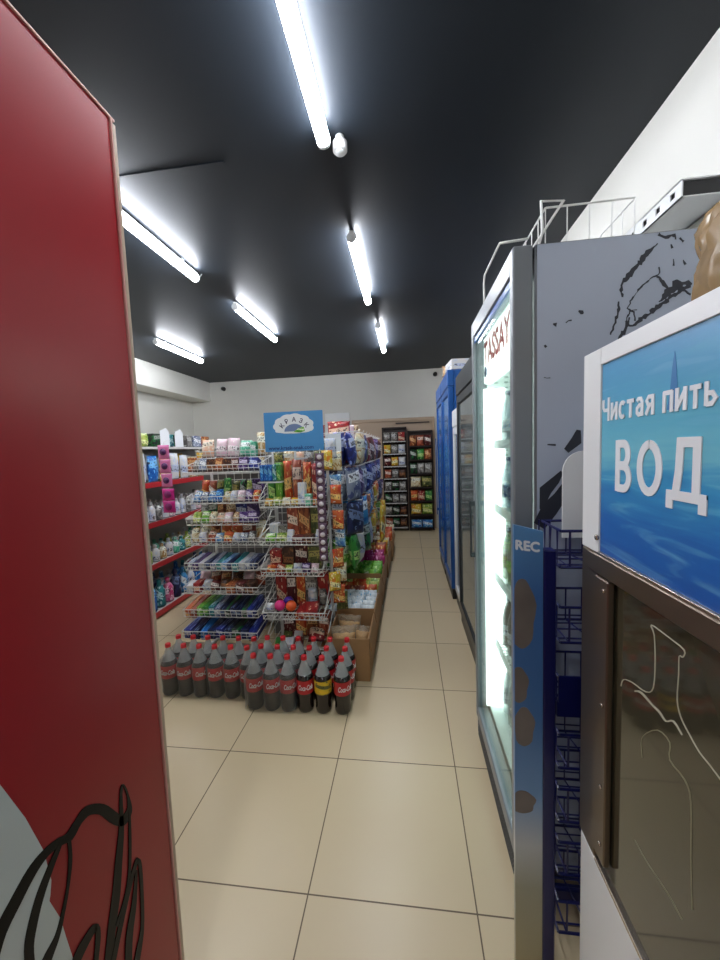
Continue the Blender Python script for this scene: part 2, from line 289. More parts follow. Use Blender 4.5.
D=json.loads('''
{"script":[[[[0.3699,0.6873],[0.372,0.6918],[0.375,0.6981],[0.3786,0.7048],[0.3824,0.7107],[0.3866,0.7149],[0.3912,0.7188],[0.3963,0.7226],[0.4017,0.7265],[0.4074,0.731],[0.4136,0.7357],[0.4198,0.7401],[0.4256,0.7436],[0.4309,0.7462],[0.4359,0.7479],[0.4408,0.749],[0.4457,0.7495],[0.4511,0.7485],[0.4567,0.7466],[0.4622,0.7443],[0.4671,0.7422],[0.4708,0.74],[0.4742,0.7373],[0.4789,0.7341],[0.4844,0.7324],[0.4893,0.7336],[0.4939,0.7363],[0.4982,0.7392],[0.5025,0.7411],[0.5071,0.7414],[0.5116,0.7414],[0.5155,0.7406],[0.5191,0.7386],[0.5235,0.7349],[0.5288,0.7296],[0.5341,0.7235],[0.5381,0.718],[0.5415,0.7126],[0.5458,0.7042],[0.551,0.6938],[0.5565,0.6835],[0.5617,0.6752],[0.567,0.6667],[0.5749,0.656],[0.5853,0.6466],[0.5929,0.6442],[0.5987,0.6453],[0.6034,0.6485],[0.6065,0.6537],[0.6074,0.6611],[0.6068,0.6701],[0.6052,0.6796],[0.6032,0.6888],[0.6015,0.6981],[0.5992,0.7084],[0.5965,0.7174],[0.5934,0.7239],[0.5885,0.7276],[0.5859,0.7262],[0.5838,0.7219],[0.5818,0.7145],[0.5798,0.7031],[0.578,0.688],[0.576,0.6716],[0.5734,0.6564],[0.5701,0.6425],[0.5661,0.6289],[0.562,0.6156],[0.5582,0.6028],[0.5552,0.5907],[0.5525,0.5793],[0.5496,0.5681],[0.5463,0.5564],[0.5425,0.5438],[0.5382,0.5307],[0.5338,0.5174],[0.5296,0.504],[0.5255,0.4895],[0.5214,0.474],[0.5178,0.4602],[0.5153,0.4507]],[[0.3569,0.7134],[0.3593,0.7168],[0.3628,0.722],[0.367,0.7279],[0.3714,0.7331],[0.3759,0.7373],[0.3808,0.741],[0.3859,0.7445],[0.3913,0.748],[0.3971,0.7519],[0.4034,0.7562],[0.4099,0.7601],[0.4161,0.7631],[0.4221,0.765],[0.4277,0.766],[0.4333,0.7663],[0.4391,0.7659],[0.4449,0.7652],[0.4509,0.7637],[0.4566,0.7617],[0.4619,0.7597],[0.4668,0.7571],[0.4707,0.7544],[0.4731,0.7529],[0.4754,0.7524],[0.4791,0.7527],[0.4835,0.7545],[0.4883,0.7566],[0.4933,0.758],[0.4973,0.7599],[0.5014,0.7615],[0.5065,0.7621],[0.513,0.7604],[0.5208,0.7557],[0.5292,0.749],[0.538,0.7406],[0.5472,0.7301],[0.5559,0.7172],[0.563,0.7045],[0.5686,0.6939],[0.5733,0.6856],[0.5773,0.6778],[0.5803,0.6717],[0.5803,0.6705],[0.5784,0.6715],[0.5806,0.6697],[0.5853,0.6683],[0.5902,0.6683],[0.5939,0.6695],[0.5961,0.6729],[0.5973,0.6788],[0.5977,0.6859],[0.5978,0.6931],[0.5964,0.7018],[0.5944,0.7114],[0.5923,0.7195],[0.591,0.7229],[0.592,0.7216],[0.5909,0.7201],[0.5895,0.7157],[0.5881,0.7081],[0.5873,0.6956],[0.5868,0.679],[0.5861,0.6609],[0.5847,0.6437],[0.5823,0.628],[0.5792,0.6127],[0.576,0.5979],[0.5731,0.5837],[0.5705,0.5708],[0.5681,0.5585],[0.5656,0.5463],[0.5626,0.5334],[0.5585,0.5203],[0.554,0.5069],[0.5494,0.4935],[0.5452,0.48],[0.5411,0.465],[0.5371,0.4489],[0.5336,0.4345],[0.5311,0.4245]]],[[[0.4763,0.7401],[0.4761,0.7342],[0.476,0.7259],[0.4756,0.7164],[0.4747,0.7074],[0.4734,0.6985],[0.4717,0.6893],[0.4697,0.6801],[0.4675,0.6714],[0.4648,0.6636],[0.4619,0.656],[0.4589,0.6489],[0.4558,0.6422],[0.4526,0.636],[0.4494,0.6303],[0.4461,0.6251],[0.4427,0.6209],[0.4388,0.6184],[0.4346,0.6168],[0.4305,0.6156],[0.4267,0.6143],[0.4235,0.6122],[0.4204,0.6102],[0.4179,0.6086],[0.416,0.6076]],[[0.4822,0.7339],[0.4821,0.7279],[0.482,0.7194],[0.4816,0.7096],[0.4806,0.7001],[0.4789,0.6914],[0.4768,0.6824],[0.4743,0.6736],[0.4717,0.6653],[0.4692,0.657],[0.4664,0.6491],[0.4635,0.6416],[0.4605,0.6346],[0.4577,0.6276],[0.4549,0.6209],[0.452,0.6148],[0.4488,0.6095],[0.4456,0.6048],[0.4422,0.6011],[0.4389,0.5979],[0.4361,0.5947],[0.4333,0.5919],[0.4306,0.5891],[0.4283,0.5867],[0.4268,0.5848]]],[[[0.464,0.7515],[0.4605,0.7491],[0.4557,0.7455],[0.4504,0.7412],[0.4452,0.7367],[0.4402,0.7319],[0.435,0.7267],[0.4299,0.7213],[0.4253,0.7158],[0.4214,0.7101],[0.418,0.7043],[0.4148,0.6984],[0.4117,0.6923],[0.4088,0.686],[0.406,0.6795],[0.4035,0.6726],[0.4015,0.6651],[0.4001,0.656],[0.3994,0.6461],[0.3989,0.6372],[0.3985,0.6312]],[[0.4683,0.7443],[0.4655,0.7406],[0.4615,0.7358],[0.4568,0.7303],[0.4523,0.7246],[0.4478,0.7188],[0.443,0.7127],[0.4385,0.7064],[0.4344,0.7001],[0.4308,0.694],[0.4276,0.6879],[0.4247,0.6816],[0.4219,0.6751],[0.4192,0.6684],[0.4166,0.6616],[0.4144,0.6546],[0.4128,0.6473],[0.412,0.6385],[0.4117,0.6284],[0.4117,0.6188],[0.4118,0.612]]],[[[0.5974,0.6645],[0.5966,0.6551],[0.5955,0.6416],[0.5941,0.6261],[0.5924,0.6107],[0.5906,0.5949],[0.5885,0.5781],[0.5861,0.5617],[0.5832,0.5475],[0.5795,0.5362],[0.5754,0.5265],[0.5709,0.5183],[0.566,0.5113],[0.5606,0.5048],[0.5543,0.4995],[0.5486,0.4954],[0.5447,0.4924]],[[0.6029,0.6589],[0.6023,0.6491],[0.6015,0.6352],[0.6004,0.6192],[0.5989,0.6033],[0.5971,0.5874],[0.595,0.5703],[0.5925,0.5536],[0.5895,0.5391],[0.5863,0.5268],[0.5825,0.5161],[0.5783,0.5069],[0.5738,0.4989],[0.5678,0.4926],[0.561,0.4877],[0.5549,0.484],[0.5507,0.4815]]],[[[0.4706,0.5211],[0.4734,0.5229],[0.4773,0.5256],[0.4819,0.5283],[0.487,0.5303],[0.4928,0.5326],[0.4997,0.5346],[0.5063,0.5358],[0.5104,0.5358],[0.5074,0.5402],[0.5064,0.542],[0.5065,0.5372],[0.5064,0.5317],[0.506,0.5261],[0.505,0.52],[0.5036,0.5135],[0.5022,0.507],[0.5006,0.4998],[0.4988,0.4922],[0.497,0.4854],[0.4959,0.4806]],[[0.4597,0.5435],[0.4624,0.5454],[0.4662,0.5482],[0.4709,0.5511],[0.476,0.5534],[0.4826,0.5542],[0.4903,0.5548],[0.4979,0.5544],[0.5043,0.5523],[0.5129,0.5419],[0.5161,0.5307],[0.5161,0.5244],[0.5158,0.5186],[0.5151,0.5127],[0.5138,0.5064],[0.5122,0.5001],[0.5105,0.4938],[0.5086,0.4869],[0.5065,0.4795],[0.5046,0.4729],[0.5032,0.4684]]],[[[0.5343,0.4194],[0.5405,0.4311],[0.5495,0.4483],[0.5599,0.4674],[0.5697,0.4846],[0.5792,0.5003],[0.5892,0.5159],[0.5985,0.5294],[0.6057,0.5386],[0.6106,0.542],[0.6109,0.5429],[0.6074,0.5473],[0.6083,0.541],[0.6091,0.5288],[0.609,0.5119],[0.6084,0.4931],[0.6077,0.4752],[0.6066,0.4583],[0.6053,0.441],[0.6036,0.4248],[0.6014,0.4111],[0.598,0.4015],[0.594,0.3943],[0.5898,0.3883],[0.5858,0.3826],[0.5823,0.3759],[0.5787,0.3697],[0.5755,0.3644],[0.5732,0.3608]],[[0.5255,0.4349],[0.5317,0.4463],[0.5408,0.463],[0.5512,0.4816],[0.561,0.4984],[0.5708,0.5133],[0.5811,0.5282],[0.5907,0.541],[0.5985,0.5496],[0.6034,0.5537],[0.609,0.5525],[0.6159,0.5401],[0.6175,0.5313],[0.6181,0.5186],[0.6178,0.5015],[0.6169,0.4827],[0.6158,0.4649],[0.6148,0.4477],[0.6134,0.4301],[0.6117,0.4135],[0.6094,0.3994],[0.6069,0.3876],[0.6038,0.3783],[0.6006,0.3705],[0.5976,0.3629],[0.5942,0.3558],[0.5907,0.349],[0.5877,0.3433],[0.5856,0.3392]]],[[[0.6016,0.5346],[0.5986,0.5256],[0.5947,0.5122],[0.5903,0.4976],[0.5857,0.4845],[0.581,0.4735],[0.5757,0.4633],[0.5706,0.453],[0.5661,0.4416],[0.5628,0.4271],[0.56,0.411],[0.5578,0.3965],[0.5561,0.3865]],[[0.6061,0.5289],[0.6047,0.5176],[0.6024,0.5019],[0.5996,0.4847],[0.5964,0.469],[0.5926,0.456],[0.5882,0.444],[0.5839,0.4321],[0.5805,0.4195],[0.5775,0.4048],[0.5749,0.3882],[0.5728,0.373],[0.5714,0.3623]]]],"wave":[[0.3491,1.0777],[0.3967,0.9114],[0.4217,0.8369],[0.4403,0.7654],[0.4467,0.7083],[0.4429,0.6881],[0.4406,0.6812],[0.4534,0.6349],[0.459,0.5923],[0.4671,0.5374],[0.4726,0.4869],[0.3148,0.7414]],"splash":[[[[0.6356,1.8308],[0.6328,1.8265],[0.6257,1.823],[0.621,1.8194],[0.6182,1.8188],[0.6095,1.8156],[0.6078,1.81],[0.6041,1.8067],[0.5992,1.8051],[0.596,1.7978],[0.5964,1.7924],[0.5918,1.7933],[0.5917,1.7865],[0.5844,1.7807],[0.5821,1.7793],[0.5765,1.7745],[0.5727,1.7679],[0.5704,1.7666],[0.5653,1.7634],[0.5635,1.7544],[0.5583,1.7539],[0.5559,1.7448],[0.5526,1.7365],[0.5531,1.732],[0.5497,1.7252],[0.5531,1.7184],[0.5546,1.7127],[0.5557,1.7066]],[[0.6381,1.8286],[0.6344,1.8246],[0.6285,1.8195],[0.6257,1.8143],[0.6235,1.8107],[0.6185,1.8057],[0.6163,1.8023],[0.6104,1.7979],[0.6104,1.7966],[0.6084,1.7907],[0.6032,1.7865],[0.6019,1.7809],[0.596,1.7822],[0.5912,1.7737],[0.5887,1.7713],[0.5849,1.7674],[0.5825,1.7614],[0.5796,1.7544],[0.5751,1.7543],[0.5711,1.7477],[0.5663,1.7435],[0.5597,1.7422],[0.557,1.735],[0.5576,1.7314],[0.5591,1.7234],[0.5555,1.7189],[0.5605,1.7138],[0.5594,1.7063]]],[[[0.635,1.7536],[0.6278,1.7517],[0.6219,1.7478],[0.6195,1.7441],[0.6146,1.7417],[0.6106,1.7378],[0.6042,1.7339],[0.6004,1.7303],[0.5974,1.7267],[0.5926,1.7233],[0.5918,1.7169],[0.5881,1.7127],[0.5855,1.7084],[0.5813,1.7057],[0.5779,1.6996],[0.5741,1.6961],[0.5753,1.6895],[0.5718,1.6843],[0.5679,1.6779],[0.5736,1.673],[0.5783,1.6686],[0.5838,1.6667],[0.5844,1.6606],[0.5869,1.6536],[0.5861,1.6452]],[[0.6361,1.7495],[0.629,1.7488],[0.6235,1.7457],[0.6205,1.7431],[0.6176,1.7379],[0.6123,1.7352],[0.6065,1.731],[0.604,1.7267],[0.6002,1.7235],[0.5966,1.7199],[0.5929,1.716],[0.5892,1.7118],[0.5867,1.7074],[0.5844,1.7031],[0.581,1.6969],[0.5774,1.6947],[0.5779,1.6886],[0.5737,1.6828],[0.5707,1.6782],[0.5756,1.676],[0.5799,1.672],[0.5871,1.6692],[0.5874,1.661],[0.5896,1.6538],[0.5905,1.6448]]],[[[0.6355,1.7481],[0.6413,1.7453],[0.6445,1.737],[0.6471,1.7339],[0.6507,1.7258],[0.656,1.7225],[0.662,1.7173]],[[0.637,1.7525],[0.6446,1.7488],[0.6499,1.741],[0.6541,1.7389],[0.6584,1.7312],[0.6609,1.7275],[0.6651,1.72]]],[[[0.7151,1.7216],[0.7067,1.7236],[0.7013,1.7198],[0.6958,1.7204],[0.6867,1.7193],[0.686,1.7095],[0.6835,1.7068],[0.6778,1.7065],[0.6733,1.7039],[0.6659,1.7022],[0.6634,1.6939],[0.6583,1.6946],[0.6562,1.6903],[0.65,1.6862],[0.6448,1.6843],[0.6415,1.6813],[0.6358,1.6817],[0.6334,1.6741],[0.6271,1.6743],[0.6213,1.6695],[0.6233,1.6627],[0.619,1.66],[0.6121,1.6613],[0.6077,1.6584],[0.604,1.6539],[0.596,1.6531],[0.5962,1.6479],[0.5903,1.6432],[0.5871,1.6388],[0.5823,1.6358],[0.577,1.6367],[0.5695,1.6393]],[[0.7157,1.7163],[0.7092,1.7142],[0.7044,1.7134],[0.6997,1.7081],[0.6955,1.7082],[0.6925,1.7044],[0.6865,1.7015],[0.6817,1.6965],[0.6756,1.6972],[0.6718,1.6946],[0.6665,1.6913],[0.6673,1.6849],[0.6609,1.6816],[0.6525,1.6812],[0.6511,1.6773],[0.6467,1.6721],[0.6431,1.6706],[0.6381,1.6679],[0.6342,1.6634],[0.6316,1.66],[0.626,1.6598],[0.6208,1.6559],[0.6169,1.6527],[0.6141,1.6476],[0.6065,1.6491],[0.6061,1.643],[0.6019,1.641],[0.5947,1.6375],[0.591,1.6329],[0.5832,1.6314],[0.5762,1.6317],[0.5683,1.6349]]],[[[0.6431,1.687],[0.6498,1.6882],[0.6561,1.6928],[0.6608,1.6958],[0.6646,1.6995],[0.6706,1.7022],[0.6704,1.7055],[0.6776,1.7067],[0.6841,1.7131],[0.6903,1.7118],[0.6908,1.7096],[0.6968,1.7158],[0.6974,1.7241],[0.7026,1.7245],[0.7082,1.7213],[0.7169,1.722]],[[0.6422,1.6891],[0.6471,1.6922],[0.6501,1.6978],[0.6502,1.7051],[0.6547,1.709],[0.6552,1.7167],[0.6632,1.7208],[0.6707,1.7219],[0.6733,1.723],[0.673,1.7359],[0.683,1.7388],[0.6883,1.736],[0.6952,1.7313],[0.7016,1.7317],[0.7098,1.7349],[0.7182,1.7261]]],[[[0.5471,1.6969],[0.5458,1.6874],[0.5473,1.6805],[0.5451,1.6792],[0.5456,1.6697],[0.5454,1.6629],[0.5402,1.66],[0.5404,1.6534],[0.5402,1.6453],[0.5375,1.6409],[0.5351,1.6355],[0.5346,1.6285],[0.5298,1.6216],[0.529,1.6154]],[[0.5507,1.6962],[0.5504,1.6873],[0.5528,1.6807],[0.5533,1.6765],[0.5496,1.6687],[0.5487,1.6615],[0.5481,1.6552],[0.5444,1.6524],[0.5446,1.6437],[0.5408,1.6387],[0.5391,1.6343],[0.5389,1.6263],[0.5333,1.6193],[0.5319,1.6145]]],[[[0.5733,1.6558],[0.5723,1.6484],[0.5659,1.6442],[0.5658,1.6388],[0.5652,1.6332],[0.5635,1.6284],[0.5608,1.6223],[0.556,1.6232],[0.555,1.6162],[0.5499,1.6092],[0.5483,1.6024],[0.5466,1.5955]],[[0.577,1.6547],[0.5751,1.6471],[0.5749,1.6404],[0.5751,1.6356],[0.5706,1.6304],[0.5694,1.6257],[0.5671,1.618],[0.5662,1.6122],[0.5604,1.6114],[0.5559,1.6049],[0.5527,1.6004],[0.551,1.5939]]],[[[0.636,1.849],[0.6419,1.8458],[0.6492,1.8418],[0.6546,1.8386],[0.6623,1.8389],[0.6682,1.8437],[0.6736,1.8406],[0.6759,1.8408],[0.6761,1.8347]],[[0.6404,1.8549],[0.644,1.8499],[0.6508,1.8467],[0.6545,1.8458],[0.6594,1.8472],[0.6672,1.8478],[0.6767,1.8493],[0.6785,1.8411],[0.679,1.8345]]],[[[0.6853,1.8362],[0.692,1.8297],[0.6941,1.8259]],[[0.6884,1.8392],[0.694,1.8317],[0.6976,1.83]]],[[[0.6664,1.8241],[0.668,1.8139]],[[0.669,1.8247],[0.6734,1.815]]],[[[0.6733,1.7886],[0.6738,1.7804],[0.6726,1.7724]],[[0.6745,1.7887],[0.6763,1.7802],[0.6769,1.7717]]],[[[0.6958,1.7842],[0.6968,1.7783],[0.6996,1.7712]],[[0.6967,1.7845],[0.7,1.7797],[0.7044,1.7737]]],[[[0.6392,1.7716],[0.6417,1.7658],[0.642,1.7598],[0.6397,1.755],[0.6333,1.7532]],[[0.6429,1.7723],[0.6437,1.766],[0.6446,1.7589],[0.641,1.7534],[0.6345,1.7503]]],[[[0.4518,1.6799],[0.4582,1.672],[0.4633,1.672]],[[0.4532,1.683],[0.4638,1.6812],[0.4654,1.6741]]],[[[0.3897,1.6516],[0.3976,1.645]],[[0.3903,1.6545],[0.3999,1.6557]]],[[[0.4221,1.6522],[0.4288,1.6572],[0.436,1.6569]],[[0.4206,1.6542],[0.4277,1.6597],[0.4355,1.6609]]],[[[0.3671,1.5989],[0.3709,1.5926]],[[0.3709,1.6017],[0.3758,1.5962]]],[[[0.6811,1.6658],[0.6845,1.6545]],[[0.6837,1.6668],[0.6897,1.6566]]],[[[0.6977,1.7109],[0.7032,1.7068],[0.7073,1.7021],[0.7145,1.697]],[[0.6993,1.714],[0.7056,1.7102],[0.7096,1.7054],[0.7165,1.7008]]],[[[0.5921,1.6735],[0.5842,1.6732],[0.5743,1.6718],[0.5739,1.665],[0.5701,1.6618],[0.5678,1.6549],[0.568,1.6499],[0.5645,1.6445]],[[0.5923,1.6712],[0.5846,1.6716],[0.577,1.6683],[0.5763,1.6638],[0.5736,1.6591],[0.5697,1.6542],[0.5701,1.6491],[0.5671,1.6427]]],[[[0.3673,1.5156],[0.3752,1.5136],[0.3838,1.5132]],[[0.3677,1.5174],[0.3753,1.5148],[0.3836,1.5156]]],[[[0.4506,1.375],[0.439,1.3542],[0.4194,1.3251]],[[0.4608,1.3724],[0.4625,1.3384],[0.4299,1.3137]]],[[[0.3653,1.1608],[0.3863,1.2055],[0.4066,1.2336],[0.4178,1.2607]],[[0.3568,1.163],[0.3573,1.2215],[0.3905,1.2491],[0.411,1.2663]]],[[[0.3696,1.1062],[0.4003,1.1479],[0.4234,1.1865],[0.425,1.2275]],[[0.3418,1.125],[0.3651,1.1753],[0.3955,1.2044],[0.4149,1.2313]]],[[[0.3768,1.3363],[0.398,1.3333]],[[0.3769,1.3397],[0.3982,1.3388]]]],"outline":[[[[0.6564,0.9196],[0.6552,0.9242],[0.6533,0.9304],[0.6499,0.9354],[0.6443,0.939],[0.6362,0.9423],[0.6267,0.9453],[0.6151,0.9476],[0.6024,0.9495],[0.5917,0.9528],[0.5838,0.9576],[0.5777,0.9639],[0.5737,0.9727],[0.5717,0.9859],[0.5713,1.0019],[0.5715,1.0169],[0.5721,1.0305],[0.5735,1.0433],[0.5752,1.0534],[0.5789,1.0597],[0.583,1.0631],[0.5835,1.0638],[0.5751,1.0649],[0.5621,1.0647],[0.5494,1.0643],[0.5371,1.0641],[0.5252,1.0636],[0.5175,1.0621],[0.5158,1.059],[0.5174,1.0548],[0.5192,1.0517],[0.5205,1.0516],[0.5233,1.0521],[0.5258,1.0492],[0.5262,1.0425],[0.5259,1.0332],[0.5257,1.0228],[0.5264,1.0108],[0.5272,0.9976],[0.527,0.9863],[0.5254,0.9782],[0.5227,0.9721],[0.5191,0.9668],[0.5144,0.9622],[0.5088,0.9583],[0.5031,0.9548],[0.4974,0.9511],[0.4916,0.9478],[0.486,0.9452],[0.4809,0.9439],[0.4759,0.9434],[0.4702,0.9425],[0.4625,0.9407],[0.4542,0.9387],[0.4485,0.9372]],[[0.6583,0.9186],[0.6573,0.9231],[0.6554,0.9296],[0.651,0.9361],[0.6438,0.9407],[0.6353,0.9442],[0.6256,0.9473],[0.6138,0.9496],[0.6012,0.9516],[0.591,0.9548],[0.5841,0.9588],[0.5792,0.9638],[0.5755,0.9719],[0.5735,0.9849],[0.5731,1.0008],[0.5733,1.0159],[0.5739,1.0295],[0.5752,1.0423],[0.5769,1.0523],[0.5807,1.0583],[0.5849,1.0618],[0.5831,1.0655],[0.574,1.0666],[0.5611,1.0663],[0.5485,1.0657],[0.5361,1.0656],[0.5241,1.0653],[0.516,1.0638],[0.5141,1.0599],[0.516,1.055],[0.5186,1.051],[0.5214,1.0502],[0.5236,1.0509],[0.5246,1.0497],[0.5249,1.0433],[0.5245,1.034],[0.5243,1.0237],[0.5249,1.0117],[0.5257,0.9986],[0.5255,0.9874],[0.5239,0.9794],[0.5213,0.9735],[0.5178,0.9683],[0.5131,0.9637],[0.5075,0.96],[0.5017,0.9565],[0.4961,0.9529],[0.4903,0.9495],[0.4848,0.947],[0.4798,0.9457],[0.4749,0.9451],[0.4692,0.9443],[0.4614,0.9425],[0.4531,0.9405],[0.4474,0.9391]]],[[[0.619,0.935],[0.6153,0.9375],[0.6106,0.9406],[0.6047,0.9426],[0.5961,0.943],[0.5861,0.9424],[0.5774,0.942],[0.571,0.9421],[0.5657,0.9424],[0.561,0.9422],[0.5564,0.941],[0.552,0.9393],[0.547,0.9393],[0.5415,0.9432],[0.5369,0.9479],[0.5329,0.9502],[0.5269,0.9492],[0.5205,0.9463],[0.516,0.9442]],[[0.6193,0.9371],[0.6155,0.94],[0.6095,0.9441],[0.6019,0.947],[0.5931,0.947],[0.5835,0.9459],[0.5752,0.945],[0.5688,0.9453],[0.5635,0.9458],[0.5583,0.9458],[0.5537,0.9442],[0.5496,0.9424],[0.5458,0.9421],[0.542,0.945],[0.537,0.9501],[0.531,0.9535],[0.5247,0.9521],[0.5186,0.9488],[0.5144,0.9463]]]],"outline_faint":[[[[0.5954,0.8425],[0.5971,0.8505],[0.5989,0.8622],[0.5967,0.8746],[0.5877,0.8885],[0.5752,0.9028],[0.5641,0.9125],[0.5544,0.9166],[0.5452,0.917],[0.5389,0.9145],[0.5379,0.9076],[0.5395,0.8973],[0.5378,0.8891],[0.5293,0.8869],[0.5182,0.8873],[0.5093,0.8857],[0.5039,0.8824],[0.5003,0.8772],[0.4976,0.8657],[0.4958,0.8438],[0.4949,0.8153],[0.4939,0.788],[0.4921,0.7626],[0.4901,0.7387],[0.4888,0.7221]],[[0.5972,0.8408],[0.5989,0.8489],[0.6008,0.8607],[0.5984,0.8738],[0.589,0.8887],[0.5759,0.9039],[0.5637,0.9146],[0.5529,0.9192],[0.5433,0.9196],[0.5367,0.9169],[0.5356,0.9095],[0.5372,0.8993],[0.5357,0.8917],[0.5274,0.8898],[0.5163,0.8903],[0.5071,0.8888],[0.5016,0.8854],[0.4979,0.88],[0.4951,0.8683],[0.4935,0.8462],[0.4928,0.8177],[0.4919,0.7903],[0.4901,0.7651],[0.4882,0.7413],[0.4868,0.7248]]],[[[0.6108,0.6834],[0.603,0.6824],[0.5917,0.6813],[0.5789,0.6812],[0.5641,0.6831],[0.5483,0.6858],[0.5345,0.6874],[0.5224,0.687],[0.5119,0.6856],[0.5049,0.6846]],[[0.6094,0.6854],[0.6014,0.6848],[0.5901,0.6839],[0.5772,0.6841],[0.5623,0.6862],[0.5464,0.6892],[0.5325,0.691],[0.5205,0.6905],[0.51,0.6891],[0.5031,0.688]]]]}''')
# ---------------------------------------------------------------- palette
M={}
M['wall']=mat('painted wall',(214,213,206),.75,noise_amt=.02,noise_scale=2,bump=.03)
M['ceil']=mat('black ceiling paint',(25,31,38),.5,spec=.3,noise_amt=.1,noise_scale=1.5)
M['white_metal']=mat('white enamel',(226,228,228),.3)
M['white_wire']=mat('white coated wire',(222,222,218),.35)
M['black']=mat('black plastic',(22,22,25),.4)
M['lamp_body']=mat('lamp body',(225,228,230),.4)
M['lamp']=mat('lamp diffuser',(255,255,255),.4,emit=(243,247,255),es=LAMP)
M['red_panel']=mat('glossy red panel',(154,28,36),.3,spec=.35)
M['trim_pale']=mat('pale panel trim',(205,150,140),.35)
M['wave_white']=mat('pale grey vinyl',(196,202,200),.3)
M['script_black']=mat('black vinyl',(12,11,12),.35,spec=.15)
M['silver']=mat('silver grey enamel',(126,131,136),.35,metal=.2)
M['cooler_side']=mat('grey printed side film',(176,186,202),.35)
M['splash']=mat('dark splash ink',(45,48,58),.45)
M['sticker_white']=mat('white lettering',(230,232,235),.4)
M['red_letter']=mat('red lettering',(225,60,60),.5)
M['liner']=mat('white cooler liner',(232,240,236),.45)
M['led']=mat('cooler led strip',(255,255,255),.4,emit=(238,255,248),es=LED)
M['header_light']=mat('lit cooler header',(240,244,240),.4,emit=(235,245,240),es=1.3)
M['glass']=glass_pane('cooler door glass',(232,240,238),.05)
M['dark_frame']=mat('dark grey frame',(38,42,46),.35)
M['blue']=mat('glossy blue enamel',(26,82,150),.3)
M['blue_glass']=mat('blue tinted door',(58,116,178),.16,noise_amt=.2,noise_scale=3)
M['navy']=mat('navy coated steel',(14,20,82),.3)
M['steel']=mat('brushed stainless steel',(128,114,100),.3,metal=.85,noise_amt=.06,noise_scale=3)
M['steel_hi']=mat('polished steel edge',(190,178,165),.25,metal=.9)
M['niche_glass']=mat('dark glossy service door',(62,58,44),.07,spec=.6,coat=.2)
M['outline']=mat('white printed outline',(176,170,150),.5)
M['outline2']=mat('faint printed outline',(128,122,96),.5)
M['cardboard']=mat('corrugated cardboard',(158,120,80),.8,noise_amt=.08,noise_scale=5)
M['door_beige']=mat('beige laminate',(190,166,142),.5,noise_amt=.03,noise_scale=2)
M['door_dark']=mat('beige frame shadow gap',(60,50,42),.6)
M['rack_dark']=mat('dark rack steel',(52,38,34),.5)
M['shelf_red']=mat('red shelf edge',(176,34,42),.4)
M['shelf_white']=mat('shelf enamel',(200,198,194),.45)
M['peg']=mat('grey peg panel',(120,120,120),.5)
M['cola']=mat('dark cola',(22,10,9),.12,spec=.6,coat=.3)
M['cola_film']=mat('cola behind film',(27,20,17),.3)
M['pet']=see_through('clear bottle plastic',(215,218,218),.38,.12)
M['cap']=mat('red bottle cap',(196,26,36),.4)
M['lab_red']=mat('red bottle label',(176,24,32),.35)
M['lab_yellow']=pack('yellow bottle label',(226,184,30),(90,90,40),(226,184,30))
M['film']=see_through('shrink film',(200,200,196),.11,.28)
M['bag_brown']=mat('brown wrapped paper',(146,120,84),.26,noise_amt=.3,noise_scale=7,bump=.9)
M['clear_bag']=see_through('clear crinkled film',(215,200,175),.25,.2)
M['bread']=mat('tan baked snack',(205,160,100),.7,noise_amt=.2,noise_scale=30,bump=.4)

def floor_material():
    m=bpy.data.materials.new('cream floor tiles'); m.use_nodes=True; nt=m.node_tree; b=nt.nodes['Principled BSDF']
    g=node(nt,'ShaderNodeNewGeometry'); sx=node(nt,'ShaderNodeSeparateXYZ'); nt.links.new(g.outputs['Position'],sx.inputs[0])
    T=.6
    u=math_(nt,'DIVIDE',math_(nt,'SUBTRACT',sx.outputs[0],-1.0008),T); v=math_(nt,'DIVIDE',math_(nt,'SUBTRACT',sx.outputs[1],1.1878),T)
    def edge(w): 
        f=math_(nt,'FRACT',w); return math_(nt,'MINIMUM',f,math_(nt,'SUBTRACT',1.0,f))
    e=math_(nt,'MINIMUM',edge(u),edge(v)); gr=math_(nt,'LESS_THAN',e,.0042)
    cb=node(nt,'ShaderNodeCombineXYZ'); nt.links.new(math_(nt,'FLOOR',u),cb.inputs[0]); nt.links.new(math_(nt,'FLOOR',v),cb.inputs[1])
    wn=node(nt,'ShaderNodeTexWhiteNoise'); nt.links.new(cb.outputs[0],wn.inputs[0])
    n=node(nt,'ShaderNodeTexNoise'); n.inputs['Scale'].default_value=1.6; n.inputs['Detail'].default_value=1; nt.links.new(g.outputs['Position'],n.inputs['Vector'])
    f=math_(nt,'MULTIPLY_ADD',wn.outputs['Value'],.45,math_(nt,'MULTIPLY',n.outputs['Fac'],.55))
    c=mixc(nt,f,(200,181,146),(210,191,156)); c=mixc(nt,gr,c,(104,88,68))
    nt.links.new(c,b.inputs['Base Color']); b.inputs['Roughness'].default_value=.2; b.inputs['Specular IOR Level'].default_value=.5
    r=math_(nt,'MULTIPLY_ADD',n.outputs['Fac'],.03,.30); r=math_(nt,'MAXIMUM',r,math_(nt,'MULTIPLY',gr,.7)); nt.links.new(r,b.inputs['Roughness'])
    return m
